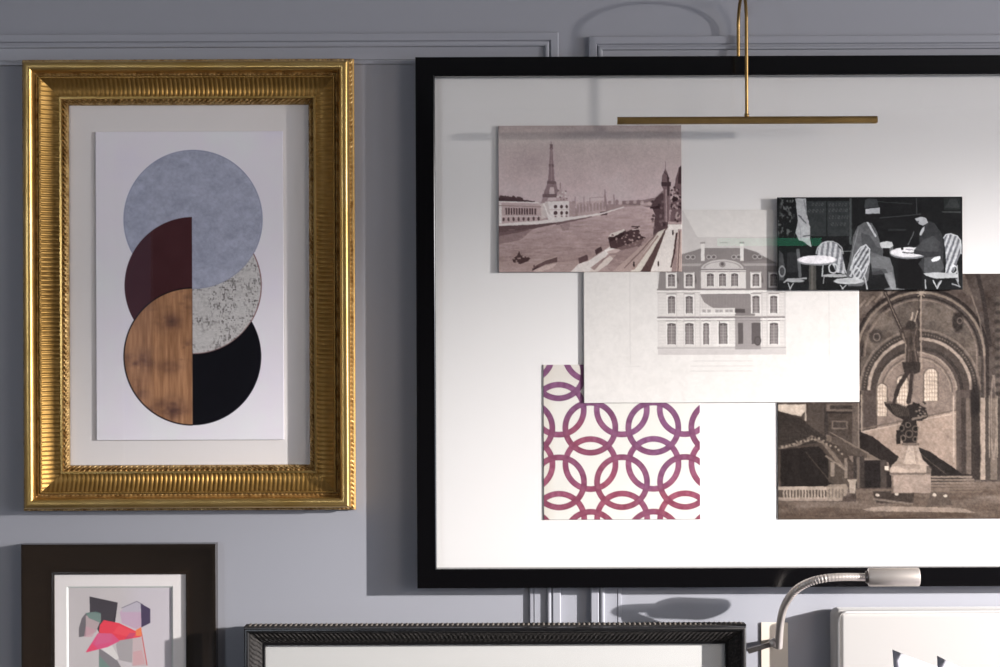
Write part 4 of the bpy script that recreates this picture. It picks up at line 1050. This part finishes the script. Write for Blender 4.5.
V, F = tube([P(772.5, 643, 1.4), P(773.3, 643, 25)], 4.2 * PX, 16); from_data('pivot', V, F, M_nickel, rl, True)

# ------------------------------------------------------------------ 7 bed with upholstered headboard
HX0 = U(829.5, 640, 3)[0]; HX1 = HX0 + 1.72; HZ = U(900, 609.5, 24)[1]
bed = thing('bed', 'cream upholstered bed whose padded headboard rises at the lower right', 'bed', (HX0 + .86, -1.0, 0))
bm = box_bm(HX0, -28 * PX, 0.12, HX1, -1.0 * PX, HZ, 0.014, 6)
hb = from_bm('headboard', bm, M_uph, bed, True)
bm = box_bm(HX0 + 0.010, -31 * PX, 0.16, HX1 - 0.010, -26 * PX, HZ - 0.004, 0.009, 5)
from_bm('padded_panel', bm, M_uph, bed, True)
pth = [(HX0 + .009, -28 * PX, 0.16), (HX0 + .009, -28 * PX, HZ - 0.020), (HX0 + .013, -28 * PX, HZ - .010), (HX0 + .024, -28 * PX, HZ - .003),
       (HX1 - .024, -28 * PX, HZ - .003), (HX1 - .013, -28 * PX, HZ - .010), (HX1 - .009, -28 * PX, HZ - .020), (HX1 - .009, -28 * PX, .16)]
V, F = tube(pth, 0.0028, 10); from_data('piping', V, F, M_pip, bed, True)
from_bm('bed_base', box_bm(HX0 + .04, -2.06, 0.08, HX1 - .04, -0.066, 0.34, 0.012, 3), M_uph, bed, True)
from_bm('mattress', box_bm(HX0 + .05, -2.05, 0.342, HX1 - .05, -0.070, 0.50, 0.04, 5), M_linen, bed, True)
for (lx, ly) in ((HX0 + .1, -1.95), (HX1 - .1, -1.95), (HX0 + .1, -.15), (HX1 - .1, -.15)):
    V, F = tube([(lx, ly, 0), (lx, ly, 0.09)], [.02, .028], 12); from_data('leg', V, F, M_wood, bed, True)

def pillow(label, corner, w_, h_, rot, lean, seed):
    """soft square cushion; corner = world place of its upper left tip"""
    N = 26; V, F = [], []
    rr = random.Random(seed)
    for side in (1, -1):
        for j in range(N + 1):
            for i in range(N + 1):
                u = i / N * 2 - 1; v = j / N * 2 - 1
                pin = 1 - 0.085 * (1 - abs(u) ** 2) * abs(v) ** 3 ; pin2 = 1 - 0.085 * (1 - abs(v) ** 2) * abs(u) ** 3
                x = u * w_ / 2 * pin2; z = v * h_ / 2 * pin
                b = max(0.0, (1 - abs(u) ** 2.6)) ** .85 * max(0.0, (1 - abs(v) ** 2.6)) ** .85
                wr = 0.004 * math.sin(9 * u + 4 * v + seed) * b
                V.append(Vector((x, -side * (0.045 * b + wr * side * .6), z)))
    n2 = (N + 1) ** 2
    for s_ in (0, 1):
        for j in range(N):
            for i in range(N):
                a = s_ * n2 + j * (N + 1) + i; f = (a, a + 1, a + N + 2, a + N + 1)
                F.append(f if s_ == 0 else f[::-1])
    Mx = Matrix.Rotation(math.radians(28), 4, 'Z') @ Matrix.Rotation(lean, 4, 'X') @ Matrix.Rotation(rot, 4, 'Y')
    V = [Mx @ v for v in V]
    tip = Mx @ Vector((-w_ / 2, 0, h_ / 2))
    loc = Vector(corner) - tip
    o = from_data('pillow', V, F, M_linen, None, True)
    bmx = bmesh.new(); bmx.from_mesh(o.data); bmesh.ops.remove_doubles(bmx, verts=bmx.verts, dist=1e-4)
    bmesh.ops.recalc_face_normals(bmx, faces=bmx.faces); bmx.to_mesh(o.data); bmx.free()
    o.location = loc
    tag(o, label, 'pillow', 'pillows against the headboard')
    return o
pillow('white pillow against the headboard, its tip the taller and further left of the two', P(892.3, 649.5, 205), 0.50, 0.44, math.radians(15), math.radians(-12), 1)
pillow('white pillow with the lower tip, overlapping to the right of the taller pillow', P(937, 655.5, 290), 0.50, 0.44, math.radians(19), math.radians(-12), 2)

# ------------------------------------------------------------------ 8 green sign light across the room, mirrored in the glass
kx = (DCAM + abs(YF)) / DCAM
sx0, sx1 = (716 - 500) * PX * kx, (818 - 500) * PX * kx
sz = ZC + (333.5 - 243.5) * PX * kx
gs = from_bm('green_light_strip', box_bm(sx0, YF + .001, sz - .022, sx1, YF + .05, sz + .018, 0.003), emit('green_glow', (0.05, 0.55, 0.28), 2.4))
tag(gs, 'thin green light strip mirrored in the glass above the engraved mansion', 'light strip')
